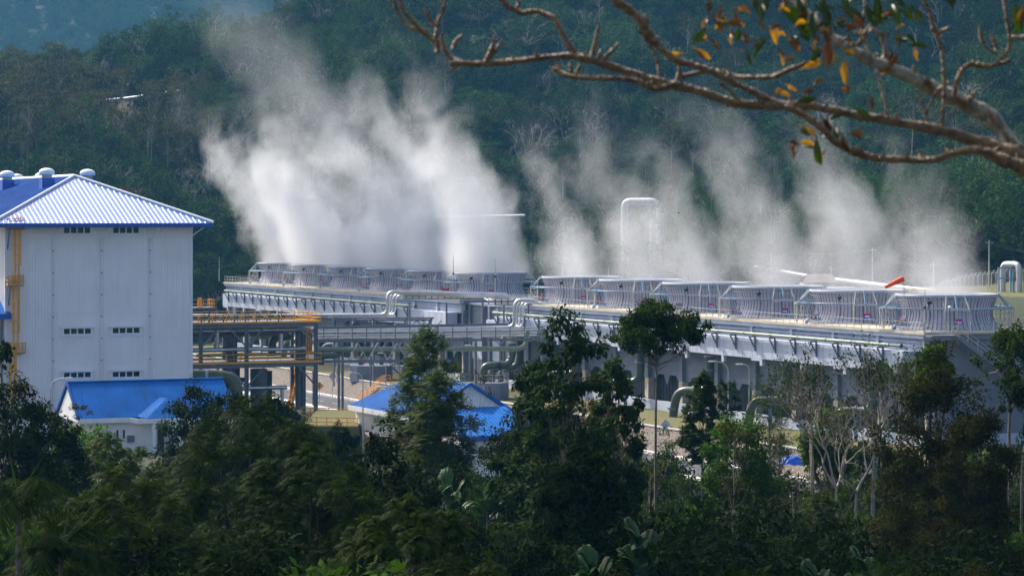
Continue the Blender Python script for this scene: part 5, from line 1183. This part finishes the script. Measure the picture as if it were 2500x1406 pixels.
T_('tallclump', 1500, 855, 142, 200, 'leafy dark tree merging with the tallest tree, over the lawn', rot=2.2)
T_('tallclump', 1300, 865, 146, 170, 'dark leafy tree on the roof side of the tallest tree', rot=4.2)
T_('evergreen', 1420, 1085, 112, 250, 'dense dark tree crown around the lower trunk of the tallest tree')
T_('flat', 1602, 740, 150, 215, 'flat-crowned tree with a forked bare trunk in front of the tower deck', rot=.7)
T_('bush2', 1265, 1010, 165, 200, 'bushy tree hiding the lower blue roof wing')
T_('dry', 1420, 975, 170, 260, 'withered brown bush with dry hanging leaves behind the tallest trunk', cat='bush')
T_('dry', 1330, 1030, 172, 180, 'dry twiggy brown bush beside the bushy tree', cat='bush')
T_('layer', 1880, 908, 178, 120, 'tufted tree in layers beside the short street lamp')
T_('layer', 1905, 960, 172, 130, 'lower layered tree with drooping sprays before the basin wall')
T_('feather', 1715, 920, 172, 110, 'small feathery tree in front of the riser pipe')
T_('layer', 1775, 935, 176, 70, 'slim sapling with lance leaves beside the tall street lamp', cat='sapling')
T_('bush', 1805, 1012, 150, 190, 'bright green leafy tree below the street lamps')
T_('bush', 2018, 992, 152, 140, 'bright green leafy tree at the end of the basin wall')
T_('bush', 2150, 884, 170, 46, 'narrow fresh green tree against the pale side box', cat='tree')
T_('bare', 1990, 838, 150, 300, 'thin-leaved twiggy tree in front of the tower side box', rot=.2)
T_('bare', 2120, 812, 146, 340, 'many-stemmed nearly bare grey tree before the tower corner', rot=1.9)
T_('bare2', 2065, 880, 142, 320, 'tangled bare tree with rusty leaf tips below the tower corner', rot=3.1)
T_('bare', 2205, 850, 150, 220, 'bare forked tree beside the rusty-leaved conical tree', rot=4.4)
T_('rusty', 2275, 842, 128, 400, 'large conical tree with rusty brown-green foliage below the outside stair')
T_('rusty', 2380, 960, 120, 300, 'smaller rusty-leaved tree leaning out from the large conical one')
T_('bush', 2285, 842, 140, 90, 'fresh green tree top poking up behind the rusty conical tree')
T_('sparse', 2462, 770, 142, 300, 'open-crowned tree with dark limbs beside the outside stair', rot=1.4)
T_('sparse', 2495, 900, 130, 260, 'sparse tree at the edge of view under the open-crowned one', rot=3.4)
T_('slimo', 1790, 1040, 140, 130, 'yellowish young tree below the bright green leafy tree')
T_('fern', 930, 1010, 190, 120, 'pale fern-leaved shrub at the white wall corner', 'shrub', 'shrub')
T_('dry', 1000, 1035, 180, 190, 'tangle of bare grey twigs in front of the white wall', 'shrub', 'shrub')
for px, py, Y, h_, lb in ((1095, 1140, 140, 140, 'banana plant with a bright upright leaf below the white wall'), (1000 + 190, 1165, 138, 110, 'banana plant with wide pale leaves beside the bright one'), (1445, 1330, 78, 150, 'banana plant glowing green at the foot of the tallest trunk'),
                          (1560, 1260, 92, 170, 'banana plant with long arching pale midribs near the tallest trunk'), (1990, 1365, 76, 140, 'banana leaves rising at the very bottom beneath the rusty trees'), (2110, 1330, 82, 170, 'blue-green banana leaves at the bottom below the bare trees'), (2060, 1290, 100, 120, 'tall banana leaf standing in the dark undergrowth')):
    T_('banana', px, py, Y, h_, lb, 'banana_plant', 'banana plant')
# fill of the slope below the viewpoint
def fill():
    rng = np.random.default_rng(9); kinds = ['evergreen', 'bush2', 'slim', 'frond', 'slimo', 'fern', 'bare2', 'feather', 'bush', 'rusty']; pr = [.20, .20, .15, .08, .10, .09, .05, .06, .05, .02]
    nm = {'evergreen': 'dense dark evergreen', 'bush2': 'round dark green bush', 'slim': 'slim pale-trunked tree', 'frond': 'drooping feathery tree', 'slimo': 'slender rusty-leaved tree', 'fern': 'fern-leaved shrub', 'bare2': 'twiggy half-bare tree', 'feather': 'feathery young tree', 'bush': 'bright green bush', 'rusty': 'rusty conical tree'}
    def zn(px, py):
        a = 'below the steel frame' if px < 800 else 'below the blue roofs' if px < 1280 else 'around the tallest trunk' if px < 1600 else 'below the street lamps' if px < 1980 else 'below the bare grey trees'
        return a + (' at the upper edge' if py < 1130 else ' on the mid slope' if py < 1270 else ' at the very bottom')
    n = 0; cnt = {}
    for row, (py0, Y) in enumerate(((1075, 212), (1105, 196), (1125, 182), (1150, 166), (1180, 150), (1215, 134), (1255, 118), (1300, 102), (1345, 88), (1375, 74))):
        step = 2.9 * F / Y * (1.0 if Y > 120 else 1.15); px = -40 + rng.random() * step
        while px < 2560:
            x = px + rng.uniform(-.3, .3) * step; px += step * rng.uniform(.8, 1.25)
            if row < 4 and (150 < x < 430 and py0 < 1130): continue
            if row < 2 and 900 < x < 1230: continue
            if row < 2 and 1640 < x < 2060: continue
            k = kinds[rng.choice(len(kinds), p=pr)]; py = py0 + rng.uniform(-35, 40)
            if x < 1050 and row < 6: py += 40
            if k == 'rusty' and x < 1900: k = 'slimo'
            KK = KN[k]; g_ = gnd(x, Y + rng.uniform(-6, 6)); H = P(x, py, g_.y).z - g_.z
            if H < 1.2: H = 1.5
            w_ = KK.R * (min(H, KK.H * 1.2) / KK.H) * rng.uniform(.8, 1.15)
            if k in ('evergreen', 'frond'): w_ *= .75
            z = zn(x, py)
            plant(KK, g_ - UP * .3, H + .3, w_, rng.random() * 6.28, nm[k] + ' ' + z, 'bush' if 'bush' in nm[k] or 'shrub' in nm[k] else 'tree', nm[k] + 's ' + z, 'bush' if 'bush' in nm[k] else 'shrub' if 'shrub' in nm[k] else 'tree'); n += 1
    print('FILL', n)
fill()
def undergrowth():                       # low ground cover between the near trees
    rng = np.random.default_rng(21); n = 5200; Y = rng.uniform(60, 235, n); X = rng.uniform(-.23, .23, n) * Y
    pts = np.array([(x, y, ter(x, y) + .2) for x, y in zip(X, Y)]); V, T = clump_leaves(rng, pts, rng.uniform(.5, 1.3, n), 26, .38, .45, .2, .7)
    me = quadmesh('undergrowth', V, T, G_dark); o = bpy.data.objects.new('undergrowth', me); COL.objects.link(o); tag(o, 'dark leafy undergrowth covering the slope between the near trees', 'undergrowth', None, 'stuff')
undergrowth()

# ---------------------------------------------------------------- overhanging branch close to the viewpoint
BY = 8.0
M_branch = mat('branch_bark', (.21, .125, .042), .45, var=.3, scale=24, bump=.7, bscale=60, spec=.6, c2=(.05, .026, .012))
M_lichen = mat('lichen_bark', (.42, .39, .29), .55, var=.3, scale=22, bump=.8, bscale=55, c2=(.075, .058, .035), spec=.4)
def branches():
    tr = thing('overhanging_tree', 'tree beside the viewpoint whose bare knobbly branches and curled yellow leaves hang over the scene', 'tree', (2.6, BY + .4, ter(2.6, 8)))
    BR = [
     (0, 0, [(2560, 420, 30), (2500, 392, 28), (2462, 372, 26), (2372, 342, 20), (2308, 322, 16), (2180, 296, 14), (2100, 283, 13), (2020, 267, 12), (1972, 258, 13), (1905, 257, 15), (1850, 257, 14), (1796, 252, 14), (1764, 243, 14), (1700, 221, 13), (1612, 200, 13), (1564, 187, 13), (1484, 160, 12), (1414, 140, 12), (1356, 138, 9), (1260, 150, 9), (1164, 157, 9), (1122, 154, 9), (1100, 157, 8)]),
     (0, .05, [(1119, 152, 9), (1098, 138, 8), (1078, 112, 8), (1058, 98, 8), (1040, 84, 8), (1020, 66, 7), (1003, 48, 7), (988, 30, 6), (978, 8, 6), (972, -20, 6)]),
     (1, .1, [(2490, 372, 24), (2462, 340, 22), (2420, 286, 24), (2380, 264, 25), (2340, 244, 24), (2276, 216, 22), (2240, 197, 20), (2196, 177, 20), (2132, 152, 18), (2084, 126, 17), (2050, 104, 15), (2020, 80, 14), (1972, 36, 14), (1943, 4, 13), (1920, -25, 13)]),
     (0, -.05, [(2570, 460, 26), (2500, 412, 24), (2440, 388, 20), (2400, 370, 14), (2366, 366, 12), (2330, 374, 11), (2290, 388, 11), (2255, 392, 10), (2212, 390, 11), (2148, 388, 11), (2110, 380, 12), (2084, 371, 12), (2054, 356, 11), (2036, 344, 11), (2018, 326, 11), (2004, 312, 11), (1976, 290, 11), (1950, 274, 11), (1918, 260, 11)]),
     (0, .0, [(1488, -18, 15), (1510, 8, 15), (1542, 29, 13), (1562, 52, 12), (1580, 74, 12), (1596, 98, 12), (1612, 118, 11), (1644, 144, 11), (1672, 154, 10), (1700, 162, 10), (1748, 180, 10), (1796, 205, 10), (1844, 227, 10), (1876, 243, 10), (1900, 254, 10)]),
     (0, .08, [(1648, 197, 5), (1668, 187, 7), (1690, 181, 7), (1730, 174, 7), (1764, 177, 7), (1790, 185, 7), (1820, 189, 7), (1876, 189, 8), (1900, 183, 8), (1924, 172, 8), (1956, 159, 7), (1998, 148, 6)]),
     (0, .03, [(1210, -14, 9), (1228, 4, 9), (1247, 20, 9), (1273, 32, 8), (1290, 30, 8), (1308, 27, 8), (1332, 36, 8), (1353, 45, 8), (1366, 70, 8), (1378, 90, 8), (1388, 108, 8), (1407, 134, 9)]),
     (0, -.04, [(1353, 168, 8), (1372, 180, 8), (1398, 188, 8), (1452, 191, 8), (1490, 192, 8), (1532, 194, 8), (1564, 202, 9), (1590, 214, 10), (1612, 216, 10), (1640, 208, 10)]),
     (0, .0, [(1556, 74, 5), (1568, 84, 6), (1580, 99, 6), (1592, 120, 5), (1602, 141, 5), (1608, 165, 5), (1610, 192, 5)]),
     (0, .04, [(960, -10, 5), (966, 18, 5), (975, 38, 5), (986, 54, 5), (998, 66, 5), (1026, 80, 6)]),
     (0, .05, [(1090, -10, 5), (1082, 22, 5), (1071, 48, 5), (1066, 76, 6), (1063, 104, 6), (1068, 128, 7)]),
     (0, .0, [(2250, -20, 7), (2257, 4, 7), (2268, 24, 6), (2273, 42, 6), (2278, 66, 9), (2286, 83, 8), (2296, 112, 6), (2302, 144, 6), (2305, 208, 6), (2303, 260, 5), (2300, 316, 6)]),
     (0, -.02, [(2446, -20, 6), (2452, 4, 6), (2455, 26, 6), (2458, 48, 6), (2464, 80, 6), (2466, 106, 6), (2458, 128, 6), (2442, 146, 6), (2426, 160, 7), (2400, 162, 8), (2372, 157, 8), (2352, 168, 8), (2342, 186, 8), (2334, 208, 8), (2328, 234, 8)]),
     (1, .0, [(2540, 88, 9), (2500, 93, 9), (2468, 93, 7)]),
     (1, .02, [(2112, -16, 5), (2110, 40, 5), (2106, 80, 5), (2114, 104, 6), (2122, 128, 6), (2132, 152, 6), (2142, 180, 6), (2152, 214, 6), (2161, 248, 6), (2166, 270, 6), (2174, 290, 7)]),
     (1, .05, [(2122, 72, 8), (2138, 76, 9), (2150, 90, 9), (2160, 112, 9), (2162, 134, 9), (2152, 160, 10)]),
     (0, .02, [(2286, 222, 4), (2276, 246, 4), (2262, 272, 4), (2262, 290, 4), (2270, 312, 5)]), (0, .04, [(2244, 216, 3), (2248, 244, 3), (2258, 274, 4)]),
     (0, .0, [(2426, 160, 6), (2440, 156, 7), (2456, 152, 6), (2466, 146, 5)]), (0, .0, [(2398, 100, 4), (2410, 118, 4), (2424, 128, 4), (2434, 134, 4)]),
     (0, 0, [(1756, 202, 6), (1775, 216, 5), (1788, 228, 5), (1802, 244, 7)]), (0, 0, [(1956, 256, 5), (1984, 300, 5)]),
    ]
    TW = [((1036, 19), (1048, 44), (1062, 66)), ((1078, 80), (1079, 100), (1086, 122)), ((1129, 86), (1112, 102), (1108, 120)), ((1209, 86), (1200, 118), (1186, 152)), ((1228, 96), (1210, 122), (1194, 142)), ((1302, 125), (1308, 132), (1314, 144)),
          ((1462, 61), (1454, 100), (1446, 136)), ((1510, 106), (1492, 126), (1474, 146)), ((1468, 122), (1464, 134), (1462, 142)), ((1346, 150), (1354, 162), (1358, 176)), ((1360, 148), (1364, 160), (1362, 176)), ((1394, 150), (1393, 168), (1396, 182)), ((1420, 150), (1414, 166), (1408, 180)),
          ((1576, 34), (1578, 50), (1574, 62)), ((1582, 50), (1578, 66), (1580, 76)), ((2318, 67), (2306, 74), (2290, 80)), ((1268, -4), (1266, 10), (1264, 20)), ((1250, 138), (1252, 146), (1250, 152)), ((2240, 366), (2248, 374), (2246, 392)), ((2212, 372), (2216, 380), (2216, 390)), ((2310, 354), (2316, 364), (2316, 376)), ((1756, 162), (1758, 174), (1754, 182)), ((2190, 280), (2188, 288), (2186, 296)),
          ((1776, 168), (1780, 176), (1782, 184)), ((1100, 175), (1106, 166), (1112, 156)), ((1658, 160), (1658, 176), (1656, 194)), ((1430, 128), (1428, 134), (1426, 142)), ((2126, 60), (2110, 84), (2112, 100)), ((2392, 62), (2394, 84), (2400, 100)), ((2420, 84), (2430, 108), (2436, 124)), ((2070, 114), (2096, 108), (2104, 96))]
    rng = random.Random(4); m_ = BY / F
    def smooth(pts):
        out = []
        for i in range(len(pts) - 1):
            p0 = pts[max(i - 1, 0)]; p1 = pts[i]; p2 = pts[i + 1]; p3 = pts[min(i + 2, len(pts) - 1)]
            for j in range(4):
                t = j / 4; out.append(tuple(.5 * (2 * p1[k] + (p2[k] - p0[k]) * t + (2 * p0[k] - 5 * p1[k] + 4 * p2[k] - p3[k]) * t * t + (3 * p1[k] - p0[k] - 3 * p2[k] + p3[k]) * t ** 3) for k in range(3)))
        return out + [pts[-1]]
    for mi, dy, pts in BR:
        q = smooth(pts); mb = MB(); n = len(q)
        mb.tube([P(x, y, BY + dy * (1 + .6 * math.sin(i * .13))) for i, (x, y, r_) in enumerate(q)], [r_ * m_ * (.80 + .1 * math.sin(i * 1.9) + rng.uniform(-.05, .07)) for i, (x, y, r_) in enumerate(q)], 12)
        mb.build('branch', M_lichen if mi else M_branch, tr)
        for k in range(n // 3):
            i = rng.randrange(n); x, y, r_ = q[i]
            if r_ > 5: a = rng.uniform(-2.6, -.5); L = r_ * rng.uniform(1.1, 1.7); kb = MB(); kb.tube([P(x, y, BY + dy), P(x + math.cos(a) * L, y + math.sin(a) * L, BY + dy)], [r_ * .42 * m_, r_ * .16 * m_], 6); kb.build('knob', M_branch, tr)
    for t_ in TW: mb = MB(); q = smooth([(x, y, 3.0 + 2.2 * i) for i, (x, y) in enumerate(t_)]); mb.tube([P(x, y, BY) for x, y, r_ in q], [r_ * m_ for x, y, r_ in q], 7); mb.build('twig', M_branch, tr)
    # the trunk stands just beyond the edge of view
    mb = MB(); z0 = ter(2.6, 8) - .4; mb.tube([Vector((2.55, BY + .5, z0)), Vector((2.45, BY + .45, z0 + 1)), Vector((2.2, BY + .25, CZ - .2)), P(2700, 470, BY), P(2560, 425, BY)], [.17, .13, .10, .06, .035], 12)
    mb.tube([Vector((2.2, BY + .25, CZ - .2)), Vector((2.3, BY + .3, CZ + 1.0)), Vector((1.6, BY + .2, CZ + 2.0)), Vector((.9, BY + .1, CZ + 1.7)), P(1920, -25, BY + .1)], [.10, .08, .05, .035, .018], 10)
    mb.build('trunk', M_lichen, tr)
    # leaves, curled
    M_ly = leafmat('leaf_dry_yellow', (.16, .055, .003), (.50, .23, .008), .25, rough=.35, objvar=.2); M_lb = leafmat('leaf_dry_brown', (.018, .008, .003), (.14, .045, .006), .2, rough=.5, objvar=.2); M_lg = leafmat('leaf_fresh_dark', (.004, .012, .003), (.03, .055, .005), .3, rough=.35, objvar=.2)
    def leaf(cx, cy, L, ang, m, curl=.5, wd=.42):
        n = 7; pts = []; c0 = P(cx, cy, BY + rng.uniform(-.12, .12)); L *= m_; d = Vector((math.cos(ang), rng.uniform(-.3, .3), -math.sin(ang))).normalized(); s_ = d.cross(Vector((rng.uniform(-.4, .4), 1, rng.uniform(-.4, .4)))).normalized(); nn = d.cross(s_)
        mb = MB(); rows = []
        for i in range(n + 1):
            u = i / n; ctr = c0 + d * L * u + nn * L * curl * math.sin(u * 2.2) * .5 - UP * L * .25 * u * u; hw = L * wd * .5 * math.sin(math.pi * min(.98, u * .92 + .06)) ** .8 * (1 + rng.uniform(-.15, .15))
            rows.append([ctr - s_ * hw + nn * hw * curl, ctr - s_ * hw * .5 + nn * hw * .15, ctr, ctr + s_ * hw * .5 + nn * hw * .15, ctr + s_ * hw + nn * hw * curl])
        for a_, b_ in zip(rows, rows[1:]):
            for j in range(4): mb.add([a_[j], a_[j + 1], b_[j + 1], b_[j]], [(0, 1, 2, 3)], True)
        mb.tube([c0 - d * L * .25, c0, c0 + d * L * .5], [.0022, .002, .001], 5, False)
        o = mb.build('leaf', m, tr); at = o.data.attributes.new('tint', 'FLOAT', 'POINT'); v0 = rng.random(); at.data.foreach_set('value', [min(1, v0 + rng.random() * .2) for _ in range(len(o.data.vertices))])
    Y_, Bn, Gr = M_ly, M_lb, M_lg
    LF = [(1700, 120, 45, .4, Y_), (1722, 96, 46, -2.6, Y_), (1660, 132, 40, 3.0, Y_), (1745, 40, 48, 1.2, Bn), (1760, 16, 46, 2.0, Bn), (1722, 70, 55, 2.6, Gr), (1800, 20, 40, .3, Y_), (1784, 84, 36, 1.3, Y_), (1775, 60, 50, -.4, Bn),
          (1858, 10, 62, 1.7, Gr), (1868, -20, 70, 1.5, Gr), (1872, 96, 60, 2.2, Gr), (1885, 70, 42, -.3, Bn), (1898, 66, 40, 1.5, Y_), (1905, 20, 90, .5, Gr), (1936, 50, 70, .9, Gr), (1990, 30, 66, 1.6, Gr), (2010, 10, 60, 1.2, Gr), (1902, 122, 30, .6, Bn), (1930, 100, 34, .7, Y_),
          (1915, 148, 40, -.6, Bn), (1964, 166, 52, -.5, Y_), (1986, 150, 26, -.2, Y_), (1908, 20, 30, .2, Y_), (2016, 50, 90, 1.6, Bn), (2022, 100, 90, 1.7, Bn), (2006, 120, 56, 2.2, Gr), (2036, 130, 50, 1.7, Y_), (2060, 120, 40, .1, Y_), (2062, 150, 60, 1.5, Y_), (2068, 205, 40, 1.9, Bn), (2050, 218, 34, -.3, Y_),
          (2056, 20, 60, .6, Gr), (2084, 40, 56, .9, Bn), (2100, 62, 60, 2.8, Bn), (2092, 78, 36, 0, Y_), (2112, 16, 60, 1.0, Gr), (2130, 36, 50, .3, Gr), (2160, 30, 60, .2, Bn), (2176, 10, 56, 1.1, Gr), (2200, 24, 56, .5, Gr), (2226, 18, 60, 1.0, Gr), (2190, 86, 36, 1.8, Bn), (2202, 96, 62, .5, Gr), (2222, 110, 46, -.3, Gr),
          (2150, 172, 34, -.2, Y_), (2168, 172, 26, 2.8, Y_), (1890, 232, 36, -.9, Y_), (1868, 252, 30, -.6, Y_), (1900, 226, 40, .1, Y_), (1922, 208, 36, .3, Y_), (1946, 250, 70, -.55, Gr), (1964, 232, 50, -.5, Bn), (1990, 204, 34, -.7, Bn), (1950, 300, 62, .5, Gr), (1966, 312, 40, .9, Y_), (2020, 290, 60, 1.7, Bn), (2040, 310, 56, 1.4, Gr), (2056, 330, 40, .9, Bn),
          (2080, 326, 46, -.3, Bn), (2096, 320, 30, 1.3, Bn), (1925, 346, 40, .2, Bn), (1955, 350, 44, .0, Y_), (1930, 356, 34, 1.6, Bn), (1994, 340, 60, 1.2, Gr), (2004, 372, 40, 1.7, Y_), (2056, 274, 60, 2.9, Gr), (2090, 268, 50, .2, Gr), (2480, 10, 70, 1.3, Gr), (2490, 50, 60, 2.2, Gr), (2496, 20, 60, 1.8, Y_), (1844, -10, 60, 1.2, Gr), (1950, -10, 80, 1.4, Gr), (2070, -10, 70, 1.9, Gr), (2140, -10, 70, 1.5, Gr), (2300, -10, 50, 1.0, Gr), (1728, 6, 40, 1.9, Bn), (2128, 240, 36, 1.6, Bn), (1742, 100, 30, .9, Bn)]
    for i in range(80):
        cx = rng.gauss(1960, 120) if i % 3 else rng.uniform(1700, 2260); cy = rng.gauss(40, 55); m = rng.choice((Bn, Bn, Gr, Gr, Y_)); LF.append((cx, cy, rng.uniform(16, 40), rng.uniform(-.6, 3.4), m))
    for cx, cy, L, ang, m in LF:
        L *= rng.uniform(.5, .9); leaf(cx, cy, L, ang, m, rng.uniform(.4, 1.3)); 
        if rng.random() < .5: leaf(cx + rng.uniform(-14, 14), cy + rng.uniform(-10, 10), L * .6, ang + rng.uniform(-1, 1), Bn if m is not Gr else Gr, .9)
branches()

# ---------------------------------------------------------------- steam
def steam_mat(name, lean, H, r0, r1, dens, seed, thr, nscale, fade0=.0, power=1.0, wispy=.5, foot=0):
    m = bpy.data.materials.new(name); m.use_nodes = True; t = m.node_tree; t.nodes.clear(); L = t.links.new
    out = t.nodes.new('ShaderNodeOutputMaterial'); pv = t.nodes.new('ShaderNodeVolumePrincipled'); pv.inputs['Color'].default_value = (.97, .98, 1, 1); pv.inputs['Anisotropy'].default_value = .15
    L(pv.outputs[0], out.inputs['Volume'])
    def M(op, a, b=None, c=None, clamp=False):
        n = t.nodes.new('ShaderNodeMath'); n.operation = op; n.use_clamp = clamp
        for i, x in enumerate((a, b, c)):
            if x is None: continue
            if isinstance(x, (int, float)): n.inputs[i].default_value = x
            else: L(x, n.inputs[i])
        return n.outputs[0]
    tc = t.nodes.new('ShaderNodeTexCoord'); sp = t.nodes.new('ShaderNodeSeparateXYZ'); 
    # warp the position so the outline billows
    nz = nd(t, 'ShaderNodeTexNoise', i_Scale=nscale * .55, i_Detail=3.0, i_Roughness=.6); mp = nd(t, 'ShaderNodeMapping'); mp.inputs['Location'].default_value = (seed * 13.1, seed * 7.7, seed * 3.3); L(tc.outputs['Object'], mp.inputs['Vector']); L(mp.outputs[0], nz.inputs['Vector'])
    vm = nd(t, 'ShaderNodeVectorMath', operation='SUBTRACT'); L(nz.outputs['Color'], vm.inputs[0]); vm.inputs[1].default_value = (.5, .5, .5)
    vs = nd(t, 'ShaderNodeVectorMath', operation='SCALE'); L(vm.outputs[0], vs.inputs[0]); vs.inputs['Scale'].default_value = wispy * 12
    spz = t.nodes.new('ShaderNodeSeparateXYZ'); L(tc.outputs['Object'], spz.inputs[0]); h0 = M('DIVIDE', spz.outputs[2], H, clamp=True)
    vs2 = nd(t, 'ShaderNodeVectorMath', operation='SCALE'); L(vs.outputs[0], vs2.inputs[0]); L(M('MULTIPLY_ADD', h0, 1.3, .12), vs2.inputs['Scale'])
    va = nd(t, 'ShaderNodeVectorMath', operation='ADD'); L(tc.outputs['Object'], va.inputs[0]); L(vs2.outputs[0], va.inputs[1]); L(va.outputs[0], sp.inputs[0])
    h = M('DIVIDE', sp.outputs[2], H, clamp=True); hp = M('POWER', h, 1.35)
    dx = M('SUBTRACT', sp.outputs[0], M('MULTIPLY', hp, lean[0])); dy = M('SUBTRACT', sp.outputs[1], M('MULTIPLY', hp, lean[1]))
    r = M('MULTIPLY_ADD', M('POWER', h, .7), r1 - r0, r0); d = M('DIVIDE', M('SQRT', M('ADD', M('MULTIPLY', dx, dx), M('MULTIPLY', dy, dy))), r)
    fall = M('SUBTRACT', 1.0, d)         # 1 on the axis, 0 at the edge
    n2 = nd(t, 'ShaderNodeTexNoise', i_Scale=nscale, i_Detail=8.0, i_Roughness=.68); mp2 = nd(t, 'ShaderNodeMapping'); mp2.inputs['Location'].default_value = (seed * 3.1, seed * 17.7, seed * 5.3); mp2.inputs['Scale'].default_value = (1, 1, .72); L(va.outputs[0], mp2.inputs['Vector']); L(mp2.outputs[0], n2.inputs['Vector'])
    x = M('ADD', M('MULTIPLY_ADD', n2.outputs[0], 2.2, -1.1 - thr), M('MULTIPLY', fall, 1.15)); x = M('ADD', x, M('MULTIPLY', h, -fade0)); x = M('ADD', x, M('MULTIPLY', M('SUBTRACT', 1.0, h, clamp=True), .28))
    x = M('MULTIPLY', M('MAXIMUM', x, 0.0), M('MULTIPLY', fall, 3.0, clamp=True), clamp=True)
    x = M('MULTIPLY', x, M('POWER', M('SUBTRACT', 1.0, h, clamp=True), power)); x = M('MULTIPLY', x, M('MULTIPLY', M('SUBTRACT', 1.0, h0, clamp=True), 3.0, clamp=True)); x = M('MULTIPLY', x, M('MULTIPLY', h0, 3.0, clamp=True)) if foot else x; L(M('MULTIPLY', x, dens), pv.inputs['Density'])
    m.cycles.volume_sampling = 'MULTIPLE_IMPORTANCE' if hasattr(m, 'cycles') else 0
    return m
def plume(c, lean, H, r0, r1, dens, seed, thr, ns, label, group, **kw):
    mb = MB(); n = 16; k = 8; pts = []
    for i in range(k + 1):
        u = i / k; cx = lean[0] * u ** 1.35; cy_ = lean[1] * u ** 1.35; r_ = (r0 + (r1 - r0) * u ** .7) * 1.0 + .8 + u * 9.0
        pts.append((cx, cy_, u * H, r_))
    vs = [Vector((x + r_ * math.cos(2 * math.pi * j / n), y + r_ * math.sin(2 * math.pi * j / n), z)) for x, y, z, r_ in pts for j in range(n)]
    fs = [(i * n + j, i * n + (j + 1) % n, (i + 1) * n + (j + 1) % n, (i + 1) * n + j) for i in range(k) for j in range(n)] + [tuple(range(n))[::-1], tuple(range(k * n, (k + 1) * n))]
    me = bpy.data.meshes.new('steam_plume'); me.from_pydata([tuple(v) for v in vs], [], fs); m = steam_mat('steam', lean, H, r0, r1, dens, seed, thr, ns, **kw); me.materials.append(m)
    o = bpy.data.objects.new('steam_plume', me); COL.objects.link(o); o.location = c; return tag(o, label, 'steam', group, 'stuff')
for k in range(6):
    c = W(127.5 + (k + .5) * CELL, 8.9, ZT - .9)
    plume(c, (-19 - k * 1.3, 3), 42 - k * .8, 7.5, 15.0, .33, 1.7 + k, .36, .125, 'thick white steam rising from the farther cooling tower and drifting over the roof side', 'dense steam of the farther tower', fade0=.75, power=.9, wispy=1.1)
for k in range(6):
    c = W((k + .5) * CELL, 8.9, ZT - .9)
    plume(c, (-9 - k * .5, 2), 27 + (k * 5 % 3) * 3 - (k == 0) * 3, 7.0, 12.5, .17, 21.3 + k * 2.3, .50, .14, 'thin wispy steam column rising from the nearer cooling tower', 'thin steam of the nearer tower', fade0=.55, power=.9, wispy=1.1)
c = W(205, 12, ZT + 12); plume(c, (-30, 10), 44, 14, 22, .04, 55.5, .55, .07, 'faint drifting steam veil over the forest above the big cloud', 'faint drifting steam', fade0=.1, power=.7, wispy=1.0, foot=1)

# ---------------------------------------------------------------- air
def haze():
    x0, x1, y0, y1, z0, z1 = -1300, 1300, -75, 2950, -8, 700
    mb = MB(); mb.box(((x0 + x1) / 2, (y0 + y1) / 2, (z0 + z1) / 2), x1 - x0, y1 - y0, z1 - z0)
    m = bpy.data.materials.new('haze'); m.use_nodes = True; t = m.node_tree; t.nodes.clear(); out = t.nodes.new('ShaderNodeOutputMaterial'); pv = t.nodes.new('ShaderNodeVolumePrincipled')
    pv.inputs['Color'].default_value = (.12, .36, .60, 1); pv.inputs['Density'].default_value = HAZE; pv.inputs['Anisotropy'].default_value = 0.0; t.links.new(pv.outputs[0], out.inputs['Volume'])
    mb.build('haze', m, None, 'pale blue haze in the valley air', 'haze', None, 'stuff')
HAZE = .00018
haze()

# ---------------------------------------------------------------- unseen clouds added above the haze to shade the near slope and far right hillside
def cloud(cx, cy, cz, rx, ry, rz, seed, label):
    rng = np.random.default_rng(seed); bm = bmesh.new(); bmesh.ops.create_icosphere(bm, subdivisions=5, radius=1)
    bl = [(Vector(rng.normal(size=3)).normalized(), rng.uniform(.08, .28), rng.uniform(4, 14)) for _ in range(70)]
    for v in bm.verts:
        d = v.co.normalized(); f = .82 + sum(a * math.exp(-s_ * (1 - d.dot(c)) * 6) for c, a, s_ in bl) * .55
        v.co = Vector((d.x * f * rx, d.y * f * ry, max(-.35, d.z * f) * rz))
    me = bpy.data.meshes.new('cloud'); bm.to_mesh(me); bm.free(); me.materials.append(mat('shade_cloud_white', (.85, .86, .88), 1, var=.02, scale=.01, spec=0))
    for q in me.polygons: q.use_smooth = True
    o = bpy.data.objects.new('cloud', me); COL.objects.link(o); o.location = (cx, cy, cz); tag(o, label, 'cloud', None, 'stuff')
def shade_cloud(X, Y, Z, rx, ry, seed, label):    # added where it blocks the sun's ray to that ground point
    k = (1320 - Z) / SUN_DIR.z; cloud(X + SUN_DIR.x * k, Y + SUN_DIR.y * k, 1320, rx, ry, 60, seed, label)
shade_cloud(10, 70, 10, 125, 46, 3, 'small unseen cloud added to shade the wooded slope in front of the plant')
shade_cloud(190, 700, 80, 130, 110, 5, 'unseen cloud added to shade the dark end of the forested hillside')
